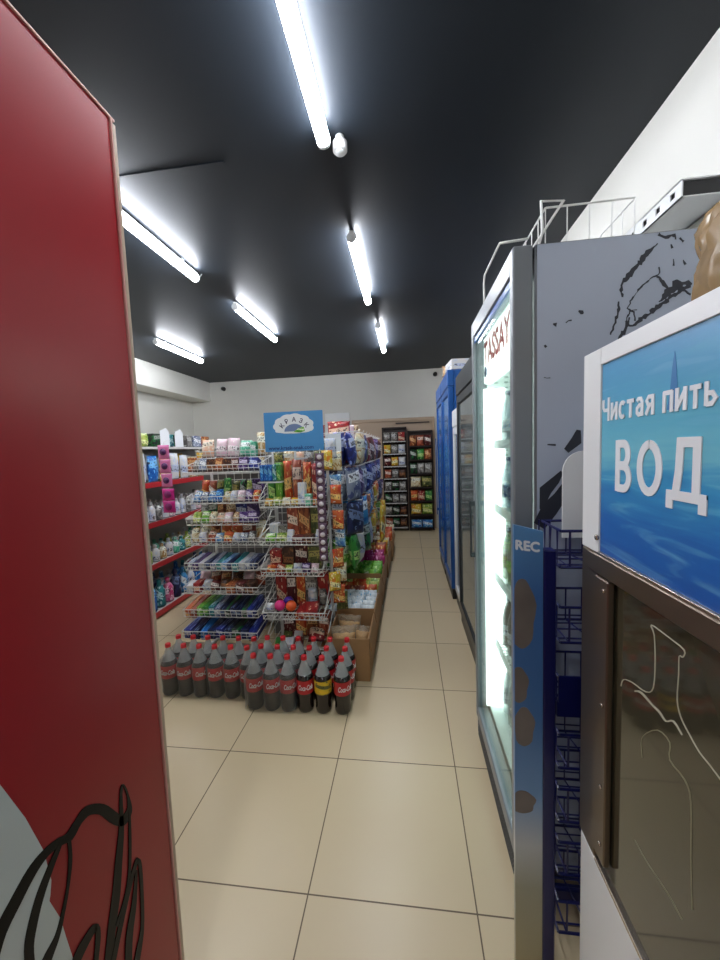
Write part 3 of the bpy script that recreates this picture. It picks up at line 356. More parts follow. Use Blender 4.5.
def sign_material():
    # painted water scene: sky above, brighter horizon, deep blue water below
    m=bpy.data.materials.new('blue water poster'); m.use_nodes=True; nt=m.node_tree; b=nt.nodes['Principled BSDF']
    tc=node(nt,'ShaderNodeTexCoord'); sx=node(nt,'ShaderNodeSeparateXYZ'); nt.links.new(tc.outputs['Generated'],sx.inputs[0])
    z=sx.outputs[2]; mp=node(nt,'ShaderNodeMapping'); mp.inputs['Scale'].default_value=(1,2.2,7); nt.links.new(tc.outputs['Generated'],mp.inputs['Vector'])
    n=node(nt,'ShaderNodeTexNoise'); n.inputs['Scale'].default_value=2.4; n.inputs['Detail'].default_value=6; n.inputs['Distortion'].default_value=.8; nt.links.new(mp.outputs[0],n.inputs['Vector'])
    r=node(nt,'ShaderNodeValToRGB'); e=r.color_ramp.elements
    e[0].position=0; e[0].color=lin((28,88,168)); e[1].position=1; e[1].color=lin((70,148,198))
    for p,c in ((.2,(34,104,180)),(.42,(58,150,200)),(.52,(112,188,208)),(.68,(92,176,204)),(.85,(78,160,200))): k=e.new(p); k.color=lin(c)
    nt.links.new(math_(nt,'ADD',z,math_(nt,'MULTIPLY',math_(nt,'SUBTRACT',n.outputs['Fac'],.5),.35)),r.inputs[0])
    c=mixc(nt,math_(nt,'MULTIPLY',math_(nt,'SMOOTH_MIN',math_(nt,'MAXIMUM',math_(nt,'MULTIPLY_ADD',n.outputs['Fac'],5.0,-2.8),0.0),1.0,.1),.35),r.outputs[0],(140,205,225))
    nt.links.new(c,b.inputs['Base Color']); b.inputs['Roughness'].default_value=.3
    return m
def sticker_material():
    # printed cooler sticker: blue fading to beige sand with brown pebbles
    m=bpy.data.materials.new('blue cooler sticker'); m.use_nodes=True; nt=m.node_tree; b=nt.nodes['Principled BSDF']
    tc=node(nt,'ShaderNodeTexCoord'); sx=node(nt,'ShaderNodeSeparateXYZ'); nt.links.new(tc.outputs['Generated'],sx.inputs[0])
    r=node(nt,'ShaderNodeValToRGB'); e=r.color_ramp.elements
    e[0].position=0; e[0].color=lin((170,160,125)); e[1].position=1; e[1].color=lin((90,140,185))
    for p,c in ((.2,(160,160,140)),(.3,(190,195,195)),(.42,(110,150,195)),(.6,(70,118,175)),(.85,(60,105,165))): k=e.new(p); k.color=lin(c)
    nt.links.new(sx.outputs[2],r.inputs[0]); nt.links.new(r.outputs[0],b.inputs['Base Color']); b.inputs['Roughness'].default_value=.3
    return m
def dotted_material():
    m=bpy.data.materials.new('perforated white liner'); m.use_nodes=True; nt=m.node_tree; b=nt.nodes['Principled BSDF']
    g=node(nt,'ShaderNodeNewGeometry'); sx=node(nt,'ShaderNodeSeparateXYZ'); nt.links.new(g.outputs['Position'],sx.inputs[0])
    f=math_(nt,'FRACT',math_(nt,'MULTIPLY',sx.outputs[2],38)); h=math_(nt,'FRACT',math_(nt,'MULTIPLY',sx.outputs[0],20))
    k=math_(nt,'MULTIPLY',math_(nt,'LESS_THAN',f,.35),math_(nt,'LESS_THAN',h,.35))
    nt.links.new(mixc(nt,k,(232,240,236),(130,145,140)),b.inputs['Base Color']); b.inputs['Roughness'].default_value=.4
    return m
M['floor']=floor_material(); M['poster']=sign_material(); M['sticker']=sticker_material(); M['dotted']=dotted_material()
# packaging inks: name -> (base, blob, band, ink)
PK={
'peach':((236,200,170),(240,225,205),(230,180,150)),'pink floral':((236,208,214),(245,232,232),(230,190,205)),
'mint green':((120,205,170),(225,240,230),(60,170,130)),'cream':((232,218,178),(235,235,215),(180,140,80)),
'dark brown':((62,34,26),(150,100,60),(95,60,40)),'purple':((72,44,110),(160,130,190),(50,30,80)),
'olive green':((96,100,50),(170,160,90),(60,70,35)),'orange':((214,100,40),(245,200,120),(200,60,30)),
'light blue':((130,180,220),(230,240,245),(60,120,190)),'bright blue':((20,110,200),(120,190,240),(10,80,170)),
'yellow green':((176,190,80),(230,235,160),(110,150,50)),'black':((34,34,36),(80,100,70),(30,120,60)),
'tan':((190,150,105),(230,205,165),(150,100,60)),'white':((222,220,218),(180,190,215),(200,205,215)),
'silver blue':((140,150,170),(210,215,225),(70,80,130)),'teal':((40,140,145),(190,225,225),(20,100,120)),
'red':((170,34,34),(235,200,170),(130,20,24)),'maroon':((96,28,30),(200,170,150),(70,20,24)),
'navy':((22,32,84),(110,130,170),(14,20,50)),'green':((60,150,60),(180,220,130),(30,100,40)),
'lime green':((120,190,60),(210,235,150),(70,150,40)),'magenta':((190,30,110),(240,170,210),(150,20,90)),
'yellow':((226,190,50),(245,235,180),(220,130,30)),'royal blue':((36,50,140),(140,160,220),(30,34,100)),
'grey':((140,136,130),(195,195,190),(90,86,84)),'pink':((225,120,160),(245,210,225),(200,60,120)),
'sky blue':((60,150,210),(200,225,240),(30,100,180)),'brown orange':((160,84,44),(225,170,110),(110,50,30)),
'white and blue':((214,222,226),(110,170,200),(225,230,230)),'terracotta':((176,84,56),(220,160,120),(140,60,40)),
}
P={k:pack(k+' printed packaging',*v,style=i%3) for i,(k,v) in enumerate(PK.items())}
P['pink ball']=mat('pink toy ball',(225,50,130),.35); P['orange ball']=mat('orange toy ball',(235,95,40),.35); P['purple ball']=mat('purple toy ball',(70,40,150),.35)

# ---------------------------------------------------------------- the room
Z=2.625; YB=6.24; YF=-1.7; XR=1.012; XL=-3.75
structure('floor',MB().box(XL-.1,XR+.1,YF-.1,YB+.1,-.08,0),M['floor'])
structure('ceiling',MB().box(XL-.1,XR+.1,YF-.1,YB+.1,Z,Z+.08),M['ceil'])
structure('wall_back',MB().box(XL-.1,XR+.1,YB,YB+.1,0,Z),M['wall'])
structure('wall_front',MB().box(XL-.1,XR+.1,YF-.1,YF,0,Z),M['wall'])
structure('wall_right',MB().box(XR,XR+.1,YF,YB,0,Z),M['wall'])
structure('wall_left',MB().box(XL-.1,XL,YF,YB,0,Z),M['wall'])
structure('trim_1',MB().box(XL,-3.4,YF,YB,2.30,Z,.004),M['wall'])
structure('trim_2',MB().box(-3.4,-.76,1.64,1.652,Z-.004,Z),M['ceil'])
# beige door wall at the back of the aisle
d=empty('door_1',(-.23,YB,0),None,None); d['kind']='structure'
m=MB(); m.box(-.90,-.86,YB-.05,YB,0,1.85,.003); m.box(.43,.46,YB-.05,YB,0,1.82,.003); m.box(-.9,.46,YB-.055,YB,1.80,1.85,.003); m.box(-.23,-.20,YB-.05,YB,0,1.80,.003)
obj('door_frame',m,M['door_beige'],d)
for a,b in ((-.86,-.23),(-.20,.43)):
    m=MB(); m.box(a,b,YB-.03,YB,0,1.80,.003); m.box(a+.03,b-.03,YB-.036,YB-.03,.2,.22); l=obj('door_leaf',m,M['door_beige'],d)
    obj('lower_panel',MB().box(a+.04,b-.04,YB-.037,YB-.03,.03,.18,.002),M['door_beige'],l)
obj('slot',MB().box(-.17,.38,YB-.06,YB-.055,1.755,1.775),M['door_dark'],d)
thing('white_board',MB().box(-1.36,-.94,YB-.02,YB-.002,1.30,1.985,.003),M['white_metal'],'blank white board on the back wall behind the blue sign','board')

# ---------------------------------------------------------------- lamps
def tube_lamp(x,y0,y1,where,name='ceiling_lamp'):
    e=empty(name,(x,(y0+y1)/2,Z),'lit white linear ceiling lamp '+where,'lamp','linear ceiling lamps')
    obj('housing',MB().box(x-.014,x+.014,y0,y1,Z-.024,Z-.012,.002),M['lamp_body'],e)
    zc=Z-.050; r=.026; n=18
    prof=[(r*math.cos(2*PI*k/n),zc+r*math.sin(2*PI*k/n)) for k in range(n)]
    m=MB(); m.prism(prof,lambda a,b,d:(x+a,d,b),y0+.012,y1-.012); obj('diffuser',m,M['lamp'],e)
    for yy in (y0,y1-.012):
        m=MB(); m.prism([(a*1.08,zc+(b-zc)*1.08) for a,b in prof],lambda a,b,d:(x+a,d,b),yy,yy+.012); obj('end_cap',m,M['lamp_body'],e)
    for yy in (y0+.15,y1-.18): obj('clip',MB().box(x-.012,x+.012,yy,yy+.03,Z-.013,Z),M['lamp_body'],e)
    obj('cable',MB().tube([(x,y1,Z-.045),(x+.01,y1+.03,Z-.03),(x+.015,y1+.05,Z)],.004,6),M['lamp_body'],e)
tube_lamp(-.295,.60,1.56,'nearest in the row over the aisle')
tube_lamp(-.285,2.23,3.19,'in the middle of the row over the aisle')
tube_lamp(-.25,3.80,4.76,'farthest in the row over the aisle')
tube_lamp(-1.42,1.56,2.52,'partly cut off by the top of the red cooler panel')
tube_lamp(-1.39,3.04,4.0,'above the middle of the snack racks')
tube_lamp(-2.62,3.74,4.64,'farthest left, near the white bulkhead')
tube_lamp(-2.62,1.5,2.4,'hidden behind the red cooler panel on the left')
tube_lamp(-.3,-1.1,-.14,'over the entrance behind the viewer')
e=empty('ceiling_sensor',(-.238,1.605,Z),'small round white ceiling sensor at the end of the nearest lamp','sensor')
m=MB(); m.lathe([(.018,Z),(.018,Z-.02),(.03,Z-.024),(.03,Z-.055),(.026,Z-.06)],18,(-.238,1.605,0)); obj('body',m,M['white_metal'],e)
m=MB(); m.lathe([(.022,Z-.06),(.022,Z-.064),(.001,Z-.066)],16,(-.238,1.605,0)); obj('lens',m,M['lamp_body'],e)
for x,z,w in ((-3.14,2.50,'high on the left end of the back wall'),(.49,2.53,'high on the back wall above the blue coolers')):
    e=empty('security_camera',(x,YB,z),'small round black camera '+w,'camera')
    m=MB(); m.lathe([(.035,YB),(.035,YB-.02),(.028,YB-.03),(.03,YB-.06),(.016,YB-.068)],16,(x,0,z),True,1); obj('body',m,M['black'],e)
    m=MB(); m.lathe([(.012,YB-.068),(.010,YB-.074),(.002,YB-.076)],12,(x,0,z),True,1); obj('lens',m,M['niche_glass'],e)

# ---------------------------------------------------------------- red cooler, left foreground
XP=-.553
e=empty('drinks_cooler',(-.85,.36,0),'tall glossy red drinks cooler seen from its side, with black script lettering','cooler')
obj('body',MB().box(-1.15,XP-.006,.0,.70,.03,1.985,.008),M['shelf_red'],e)
obj('side_panel',MB().box(XP-.006,XP,.0,.704,.03,2.0,.002),M['red_panel'],e)
obj('top_trim',MB().box(XP-.012,XP+.003,.0,.716,1.999,2.004,.001),M['trim_pale'],e)
obj('edge_trim',MB().box(XP-.012,XP+.003,.705,.709,.03,2.0,.001),M['trim_pale'],e)
obj('door_edge',MB().box(-1.15,XP+.002,.7095,.718,.05,1.995,.001),M['door_beige'],e)
for x in (-1.1,-.62):
    for y in (.06,.64): obj('foot',MB().lathe([(.02,0),(.02,.03)],10,(x,y,0)),M['black'],e)
m=MB(); m.prism(D['wave'],lambda a,b,d:(XP+d,a,b),0,.0008); obj('white_wave',m,M['wave_white'],e,label='pale grey curved graphic on the red side')
m=MB()
for i,r in enumerate(D['script']): m.ribbon(r,lambda a,b,d:(XP+d,a,b),.0004,.0016+i*.0001)
obj('script_lettering',m,M['script_black'],e,label='black looping script lettering')

# ---------------------------------------------------------------- lit glass door cooler
FX=.29; Y0=1.06; Y1=1.69; FT=1.86
e=empty('glass_door_cooler',(.62,1.375,0),'tall silver drinks cooler with a brightly lit glass door, first in the row','cooler')
m=MB(); bx=.345
m.box(bx,.985,Y0,Y0+.03,.06,FT,.004); m.box(bx,.985,Y1-.03,Y1,.06,FT,.004); m.box(bx,.985,Y0,Y1,FT-.04,FT,.004); m.box(bx,.985,Y0,Y1,.06,.16,.004); m.box(.955,.985,Y0,Y1,.06,FT,.004)
obj('cabinet',m,M['silver'],e)
obj('side_film',MB().box(bx+.006,.98,Y0-.0015,Y0,.08,FT-.004),M['cooler_side'],e)
m=MB()
for i,r in enumerate(D['splash']): m.ribbon(r,lambda a,b,d:(a,Y0-d,b),.0012,.0022+.00002*i)
obj('splash_print',m,M['splash'],e,label='dark printed water splash on the side')
m=MB(); m.box(bx,.95,Y0+.03,Y0+.036,.16,FT-.04); m.box(bx,.95,Y1-.036,Y1-.03,.16,FT-.04); m.box(.949,.955,Y0+.03,Y1-.03,.16,FT-.04); m.box(bx,.95,Y0+.03,Y1-.03,.16,.166); m.box(bx,.95,Y0+.03,Y1-.03,FT-.046,FT-.04)
obj('liner',m,M['dotted'],e)
for yy in (Y0+.04,Y1-.048):
    obj('led_strip',MB().box(bx-.016,bx+.07,yy,yy+.008,.17,1.58),M['led'],e)
obj('header_lightbox',MB().box(bx-.012,bx+.02,Y0+.04,Y1-.04,1.60,1.785,.003),M['header_light'],e)
door=obj('door',MB().box(FX,bx-.004,Y0,Y0+.035,.1,FT,.004).box(FX,bx-.004,Y1-.03,Y1,.1,FT,.004).box(FX,bx-.004,Y0+.03,Y1-.03,1.795,FT,.004).box(FX,bx-.004,Y0+.03,Y1-.03,.1,.15,.004),M['silver'],e)
obj('blue_strip',MB().box(FX+.006,FX+.012,Y0+.035,Y1-.03,1.775,1.795),M['blue'],door)
obj('glass',MB().box(FX+.012,FX+.016,Y0+.035,Y1-.03,.15,1.795),M['glass'],door)
obj('door_handle',MB().box(FX-.02,FX-.012,Y1-.028,Y1-.012,.85,1.1,.003).box(FX-.02,FX,Y1-.028,Y1-.012,.85,.87).box(FX-.02,FX,Y1-.028,Y1-.012,1.08,1.1),M['dark_frame'],door)
# lettering on the header: reads from the far end towards the viewer
m=text_mb('TASSAY',.115,lambda a,b,d:(bx-.0125-d,1.640-a*.98,1.672+b*1.12),.0004,offset=.004); obj('header_lettering',m,M['red_letter'],e,label='red letters on the lit header')
m=MB(); m.lathe([(.022,bx-.0125),(.022,bx-.0138)],16,(0,1.615,1.645),True,0); 
obj('header_badge',m,M['blue'],e)
obj('kick_grille',MB().box(FX+.006,bx+.05,Y0+.004,Y1-.004,.012,.095,.004),mat('blue grey kick panel',(84,100,118),.35),e)
m=MB()
for k in range(5): m.box(FX+.003,FX+.006,Y0+.03,Y1-.03,.018+k*.015,.024+k*.015)
obj('grille_slats',m,M['dark_frame'],e)
for y in (Y0+.06,Y1-.06): obj('foot',MB().lathe([(.02,0),(.02,.05)],10,(.4,y,0)),M['black'],e)
SH=(.17,.47,.77,1.07,1.34)
for z in SH:
    m=MB()
    if z>.2:
        for k in range(24): y=Y0+.045+k*(Y1-Y0-.09)/23; m.tube([(.375,y,z),(.94,y,z)],.002,4)
        for x in (.375,.65,.94): m.tube([(x,Y0+.04,z-.003),(x,Y1-.04,z-.003)],.003,4)
        m.box(.368,.374,Y0+.04,Y1-.04,z-.012,z+.022)
        s=obj('wire_shelf',m,M['white_wire'],e)
BM=MB(); BM.lathe([(.022,0),(.028,.006),(.028,.13),(.02,.17),(.010,.195),(.010,.205)],12); bme=None
clear=see_through('clear water bottle',(200,215,222),.5,.1); gb=see_through('pale green drink bottle',(170,190,150),.6,.1)
db=mat('dark drink can',(60,62,70),.3,metal=.4)
bp=None
for zi,z in enumerate(SH):
    for c in range(7):
        for r in range(2):
            y=Y0+.085+c*.077; x=.42+r*.075
            if bp is None:
                bp=empty('drink_bottle',(0,0,0),'x','bottle')
                q=obj('bottle_body',BM,clear,bp,local=True); q.material_slots[0].link='OBJECT'; q.material_slots[0].material=clear
                q=obj('bottle_label',MB().lathe([(.0288,.05),(.0288,.10)],12,cap=False),M['lab_red'],bp,local=True); q.material_slots[0].link='OBJECT'; q.material_slots[0].material=P['silver blue']
                obj('bottle_cap',MB().lathe([(.012,.2),(.012,.218)],10),P['navy'],bp,local=True); b=bp
            else: b=dup(bp)
            put(b,(x,y,z+(.004 if z>.2 else -.003)))
            for ch in b.children:
                if ch.name.startswith('bottle_body'): ch.material_slots[0].material=(clear,db,gb,clear,clear)[zi]
                if ch.name.startswith('bottle_label'): ch.material_slots[0].material=P[('silver blue','white','yellow green','navy','white and blue')[zi]]
            tier=('bottom','second lowest','middle','second highest','top')[zi]
            b['label']=f"{('clear','dark','pale green','clear','clear')[zi]} bottle in lit cooler, {tier} shelf, {('front','back')[r]} row, {ORD[c]} from near side"
            b['group']=f'drink bottles on the {tier} cooler shelf'
# wire baskets lying on top of the lit cooler
def wire_tray(x0,x1,y0,y1,z0,z1,nx,ny,r=.0035):
    m=MB()
    for z in (z0,z1):
        m.tube([(x0,y0,z),(x1,y0,z),(x1,y1,z),(x0,y1,z),(x0,y0,z)],r,5)
    for i in range(nx+1):
        x=x0+(x1-x0)*i/nx; m.tube([(x,y0,z1),(x,y0,z0),(x,y1,z0),(x,y1,z1)],r*.6,4)
    for j in range(ny+1):
        y=y0+(y1-y0)*j/ny; m.tube([(x0,y,z1),(x0,y,z0),(x1,y,z0),(x1,y,z1)],r*.6,4)
    return m
e=empty('wire_basket',(.6,1.35,FT),'white wire basket lying on top of the lit cooler','basket')
obj('grid',wire_tray(.42,.66,1.20,1.62,FT+.005,FT+.165,4,7,.003),M['white_wire'],e)
obj('end_loop',MB().tube([(.405,1.2,FT+.003),(.40,1.2,FT+.06),(.412,1.2,FT+.10),(.408,1.2,FT+.185),(.47,1.2,FT+.18),(.36,1.2,FT+.02)],.0045,6),M['white_wire'],e)
obj('hook_loop',MB().tube([(.33,1.36,FT+.16),(.33,1.60,FT+.165),(.33,1.62,FT+.14),(.33,1.615,FT+.08),(.33,1.63,FT+.004)],.004,6).tube([(.33,1.36,FT+.16),(.42,1.36,FT+.165)],.004,6),M['white_wire'],e)
obj('bottom_frame',MB().tube([(.33,1.63,FT+.004),(.5,1.62,FT+.004)],.004,6).tube([(.36,1.2,FT+.004),(.36,1.5,FT+.004)],.004,6),M['white_wire'],e)

# ---------------------------------------------------------------- further coolers along the wall
def cooler(name,x0,y0,y1,h,body,frame,paint,label,glass,lit=False,handle=None):
    e=empty(name,((x0+.97)/2,(y0+y1)/2,0),label,'cooler')
    obj('cabinet',MB().box(x0+.05,.985,y0,y1,.05,h,.008),body,e)
    d=obj('door',MB().box(x0,x0+.046,y0,y0+.04,.1,h-.14,.004).box(x0,x0+.046,y1-.04,y1,.1,h-.14,.004).box(x0,x0+.046,y0+.03,y1-.03,h-.2,h-.14,.004).box(x0,x0+.046,y0+.03,y1-.03,.1,.16,.004),frame,e)
    obj('glass',MB().box(x0+.012,x0+.02,y0+.04,y1-.04,.16,h-.2),glass,d)
    if handle: obj('door_handle',MB().box(x0-.022,x0-.012,y1-.05 if handle=='far' else y0+.012,y1-.03 if handle=='far' else y0+.034,.55,1.45,.003).box(x0-.014,x0+.001,y1-.05 if handle=='far' else y0+.012,y1-.03 if handle=='far' else y0+.034,.6,.63),paint,d)
    obj('header',MB().box(x0-.004,x0+.05,y0,y1,h-.135,h,.004),paint if lit else frame,e)
    obj('base_grille',MB().box(x0+.01,x0+.1,y0+.01,y1-.01,0,.09,.004),M['black'],e)
    return e
dg=mat('dim cooler glass',(96,104,104),.1,coat=.3,noise_amt=.3,noise_scale=4)
cooler('glass_door_cooler',.375,1.72,2.85,1.85,M['dark_frame'],M['dark_frame'],M['white_metal'],'tall black framed glass cooler standing behind the lit silver one','' or dg,handle='near')
cooler('glass_door_cooler',.388,2.88,3.21,1.64,M['dark_frame'],M['white_metal'],M['white_metal'],'lower cooler with a white framed door between the black and the blue coolers',dg)
cooler('blue_cooler',.36,3.24,3.84,1.99,M['blue'],M['blue'],M['blue'],'tall blue drinks cooler, the nearer of the two blue ones',M['blue_glass'],handle='far')
cooler('blue_cooler',.36,3.88,4.48,1.99,M['blue'],M['blue'],M['blue'],'tall blue drinks cooler, the farther of the two blue ones',M['blue_glass'],handle='far')
item('box',(.3,.25,.09),P['white'],(.53,3.40,1.992),(0,0,.1),'carton','white flat carton on top of the nearer blue cooler','box',None)
item('bag',(.26,.10,.1),P['tan'],(.47,3.62,1.992),(0,0,.3),'snack_packet','tan packet lying on top of the nearer blue cooler beside the carton','packet',None)
# slotted white channel on the right wall
m=MB(); 
x0,x1,ya,yb2,z0,z1=.865,XR-.001,1.33,3.2,2.085,2.14
m.box(x0,x1,ya,yb2,z0,z0+.004); m.box(x0,x1,ya,yb2,z1-.004,z1)
m.box(x1-.006,x1,ya,yb2,z0,z1)
sl=.07; k=ya+.03
m.box(x0,x0+.004,ya,k,z0,z1)
e=empty('slotted_channel',(.93,2.2,z0),'white slotted steel channel fixed high on the right wall','channel')
while k<yb2-.08:
    m.box(x0,x0+.004,k,k+.022,z0,z0+.018); m.box(x0,x0+.004,k,k+.022,z1-.018,z1); m.box(x0,x0+.004,k+.022,k+sl,z0,z1); k+=sl
obj('channel_body',m,M['white_metal'],e); obj('hollow_shade',MB().box(x0+.008,x1-.01,ya+.006,yb2-.05,z0+.006,z1-.006),M['black'],e)  # black block fills the hollow channel, standing in for the shade inside it

# ---------------------------------------------------------------- water vending machine
WX=.35; WY=.792; WN=-.25; WT=1.508
e=empty('water_machine',(.68,.27,0),'white drinking water vending machine with blue poster and steel service door','vending machine')
obj('upper_body',MB().box(WX+.006,1.0,WN,WY,1.10,WT,.004),M['white_metal'],e)
obj('lower_body',MB().box(WX+.002,1.0,WN,WY,.04,.508,.004),M['white_metal'],e)
obj('rear_body',MB().box(WX+.09,1.0,WN,WY-.002,.508,1.10),M['steel'],e)
fr=MB(); fr.box(WX,WX+.006,.728,WY,1.133,WT,.001); fr.box(WX,WX+.006,WN,.728,1.478,WT,.001); fr.box(WX,WX+.006,WN,-.18,1.133,1.478,.001)
obj('sign_frame',fr,M['white_metal'],e)
sg=obj('sign',MB().box(WX+.003,WX+.006,-.18,.728,1.137,1.478),M['poster'],e,label='blue water poster with white lettering')
def wtext(s,size,y,z,sx=1,off=0): return text_mb(s,size,lambda a,b,d:(WX+.003-d,y-a*sx,z+b),.0005,offset=off)
def stroke_letter(paths,y0,z0,w,h,t):
    m=MB()
    for q,P_ in enumerate(paths):
        Q=[(y0-a*w,z0+b*h) for a,b in P_]
        L=[];R2=[]
        for i,(a,b) in enumerate(Q):
            p=Q[max(i-1,0)];n=Q[min(i+1,len(Q)-1)]; d=Vector((n[0]-p[0],n[1]-p[1])).normalized()
            L.append((a-d.y*t/2,b+d.x*t/2)); R2.append((a+d.y*t/2,b-d.x*t/2))
        m.ribbon((L,R2),lambda a,b,d:(WX+.003-d,a,b),0,.0012+.00005*q)
    obj('sign_letter',m,M['sticker_white'],sg)
arc=lambda cx,cz,rx,rz,a0,a1,n=12:[(cx+rx*math.cos(math.radians(a0+(a1-a0)*k/n)),cz+rz*math.sin(math.radians(a0+(a1-a0)*k/n))) for k in range(n+1)]
x_=.724
GL={'Ч':(.022,1.36,[[(.1,1),(.1,.62),(.25,.48),(.9,.48)],[(.9,1.08),(.9,-.05)]]),
'и':(.018,1,[[(.1,1.08),(.1,-.05)],[(.1,.08),(.9,.92)],[(.9,1.08),(.9,-.05)]]),
'с':(.016,1,[arc(.55,.5,.46,.46,45,315,14)]),
'т':(.018,1,[[(-.02,.94),(1.02,.94)],[(.5,1),(.5,-.05)]]),
'а':(.016,1,[[(.1,.82),(.3,.96),(.65,.96),(.88,.75),(.88,-.04)],[(.88,.58),(.45,.58),(.12,.42),(.12,.18),(.4,.03),(.7,.08),(.88,.25)]]),
'я':(.018,1,[[(.9,1.05),(.9,-.05)],[(.9,.95),(.4,.95),(.14,.75),(.35,.5),(.9,.5)],[(.5,.5),(.08,-.02)]]),
'п':(.018,1,[[(.1,1.02),(.1,-.05)],[(.9,1.02),(.9,-.05)],[(.0,.95),(1.0,.95)]]),
'ь':(.017,1,[[(.1,1.08),(.1,0)],[(.1,.08),(.6,.08),(.9,.3),(.6,.55),(.1,.55)]]),
'е':(.016,1,[[(.12,.52),(.9,.52)],arc(.52,.5,.42,.46,0,320,14)]),
'в':(.016,1,[[(.1,1.02),(.1,-.02)],[(.1,.95),(.6,.95),(.8,.75),(.6,.55),(.1,.55)],[(.55,.55),(.88,.3),(.6,.06),(.1,.06)]])}
for ch in 'Чистая питьевая':
    if ch==' ': x_-=.014; continue
    w_,h_,pp=GL[ch]; stroke_letter(pp,x_,1.378,w_,.0265*h_,.0062); x_-=w_+.0062
LB=1.262; LH=.074
stroke_letter([[(.12,-.08),(.12,1.08)],[(.1,1.0),(.5,1.0)]+arc(.5,.76,.34,.24,90,-90)+[(.1,.52)],[(.1,.5),(.52,.5)]+arc(.52,.25,.4,.25,90,-90)+[(.1,0)]],.678,LB,.040,LH,.013)
stroke_letter([arc(.5,.5,.46,.5,90,450,24)],.616,LB+.002,.048,LH-.004,.013)
stroke_letter([[(-.05,-.2),(-.05,.06)],[(1.05,-.2),(1.05,.06)],[(-.17,.05),(1.17,.05)],[(.16,.05),(.26,.5),(.30,1.08)],[(.84,.05),(.84,1.08)],[(.2,1.0),(.95,1.0)]],.545,LB,.052,LH,.013)
stroke_letter([[(0,-.08),(.5,1.05)],[(.5,1.05),(1,-.08)],[(.2,.32),(.8,.32)]],.455,LB,.058,LH,.013)
m=MB(); m.prism([(.553,1.405),(.549,1.44),(.546,1.455),(.543,1.44),(.539,1.405),(.535,1.38),(.558,1.38)],lambda a,b,d:(WX+.003-d,a,b),0,.0005); obj('printed_tower',m,mat('printed blue tower',(50,120,180),.4),sg)
obj('sign_screw',MB().lathe([(.005,WX-.003),(.006,WX+.001)],10,(0,.733,1.162),True,0),M['steel_hi'],e)
m=MB(); m.box(WX,WX+.07,.728,WY,.512,1.131,.002); obj('steel_side',m,M['steel'],e)
m=MB(); m.box(WX-.003,WX+.03,WN,WY-.03,1.095,1.131,.002); obj('steel_header',m,M['steel'],e)
m=MB(); m.box(WX-.002,WX+.003,WN,.728,1.131,1.1365,.0005); obj('header_edge',m,M['steel_hi'],e)
m=MB(); m.box(WX-.008,WX+.004,.678,.724,.548,1.094,.002); j=obj('door_jamb',m,M['steel'],e)
for z in (1.075,.86,.7,.585): obj('screw',MB().lathe([(.0035,WX-.0105),(.0045,WX-.008)],10,(0,.69,z),True,0),M['steel_hi'],j)
dr=obj('service_door',MB().box(WX+.006,WX+.016,WN+.02,.715,.515,1.094),M['niche_glass'],e,label='dark glossy door with printed white outlines')
m=MB()
for i,r in enumerate(D['outline']): m.ribbon(r,lambda a,b,d:(WX+.006-d,a,b),0,.0008+.0001*i)
obj('printed_outline',m,M['outline'],dr)
m=MB()
for i,r in enumerate(D['outline_faint']): m.ribbon(r,lambda a,b,d:(WX+.006-d,a,b),0,.0005+.0001*i)
obj('faint_outline',m,M['outline2'],dr)
obj('sill',MB().box(WX,WX+.02,WN,.728,.508,.516,.001),M['steel_hi'],e)
for x in (.42,.93):
    for y in (-.18,.72): obj('foot',MB().lathe([(.018,0),(.018,.04)],10,(x,y,0)),M['black'],e)
# brown wrapped parcel on top
bg=MB(); v=[];f=[]; NU,NV=96,44
for a in range(NV+1):
    th=-PI/2+PI*a/NV; ct=math.copysign(abs(math.cos(th))**.6,math.cos(th)); st=math.copysign(abs(math.sin(th))**.7,math.sin(th))
    for b in range(NU):
        ph=2*PI*b/NU; cp=math.copysign(abs(math.cos(ph))**.6,math.cos(ph)); sp_=math.copysign(abs(math.sin(ph))**.6,math.sin(ph))
        n1=noise.noise(Vector((ct*cp*1.6,ct*sp_*1.6,st*1.2))); n2=abs(noise.noise(Vector((cp*6+st*1.5,sp_*6,st*1.5+4)))); n3=abs(noise.noise(Vector((cp*13,sp_*13+st*4,st*5)))); k=1.0+.10*n1-.15*n2-.07*n3
        v.append((.612+.155*ct*cp*k,.60+.15*ct*sp_*k,WT+.002+max(0,.115+.115*st*(1+.12*n1))))
for a in range(NV):
    for b in range(NU): f.append((a*NU+b,a*NU+(b+1)%NU,(a+1)*NU+(b+1)%NU,(a+1)*NU+b))
f.append(tuple(range(NU-1,-1,-1))); f.append(tuple(NV*NU+b for b in range(NU))); bg.add(v,f,True)
e=empty('wrapped_bag',(.58,.60,WT),'crinkled brown plastic bag standing on the water machine','bag')
obj('bag_body',bg,M['bag_brown'],e)
kn=MB(); kn.lathe([(.03,.2),(.02,.225),(.03,.24),(.045,.265)],12,(.64,.60,WT+.015)); obj('knotted_top',kn,M['bag_brown'],e)

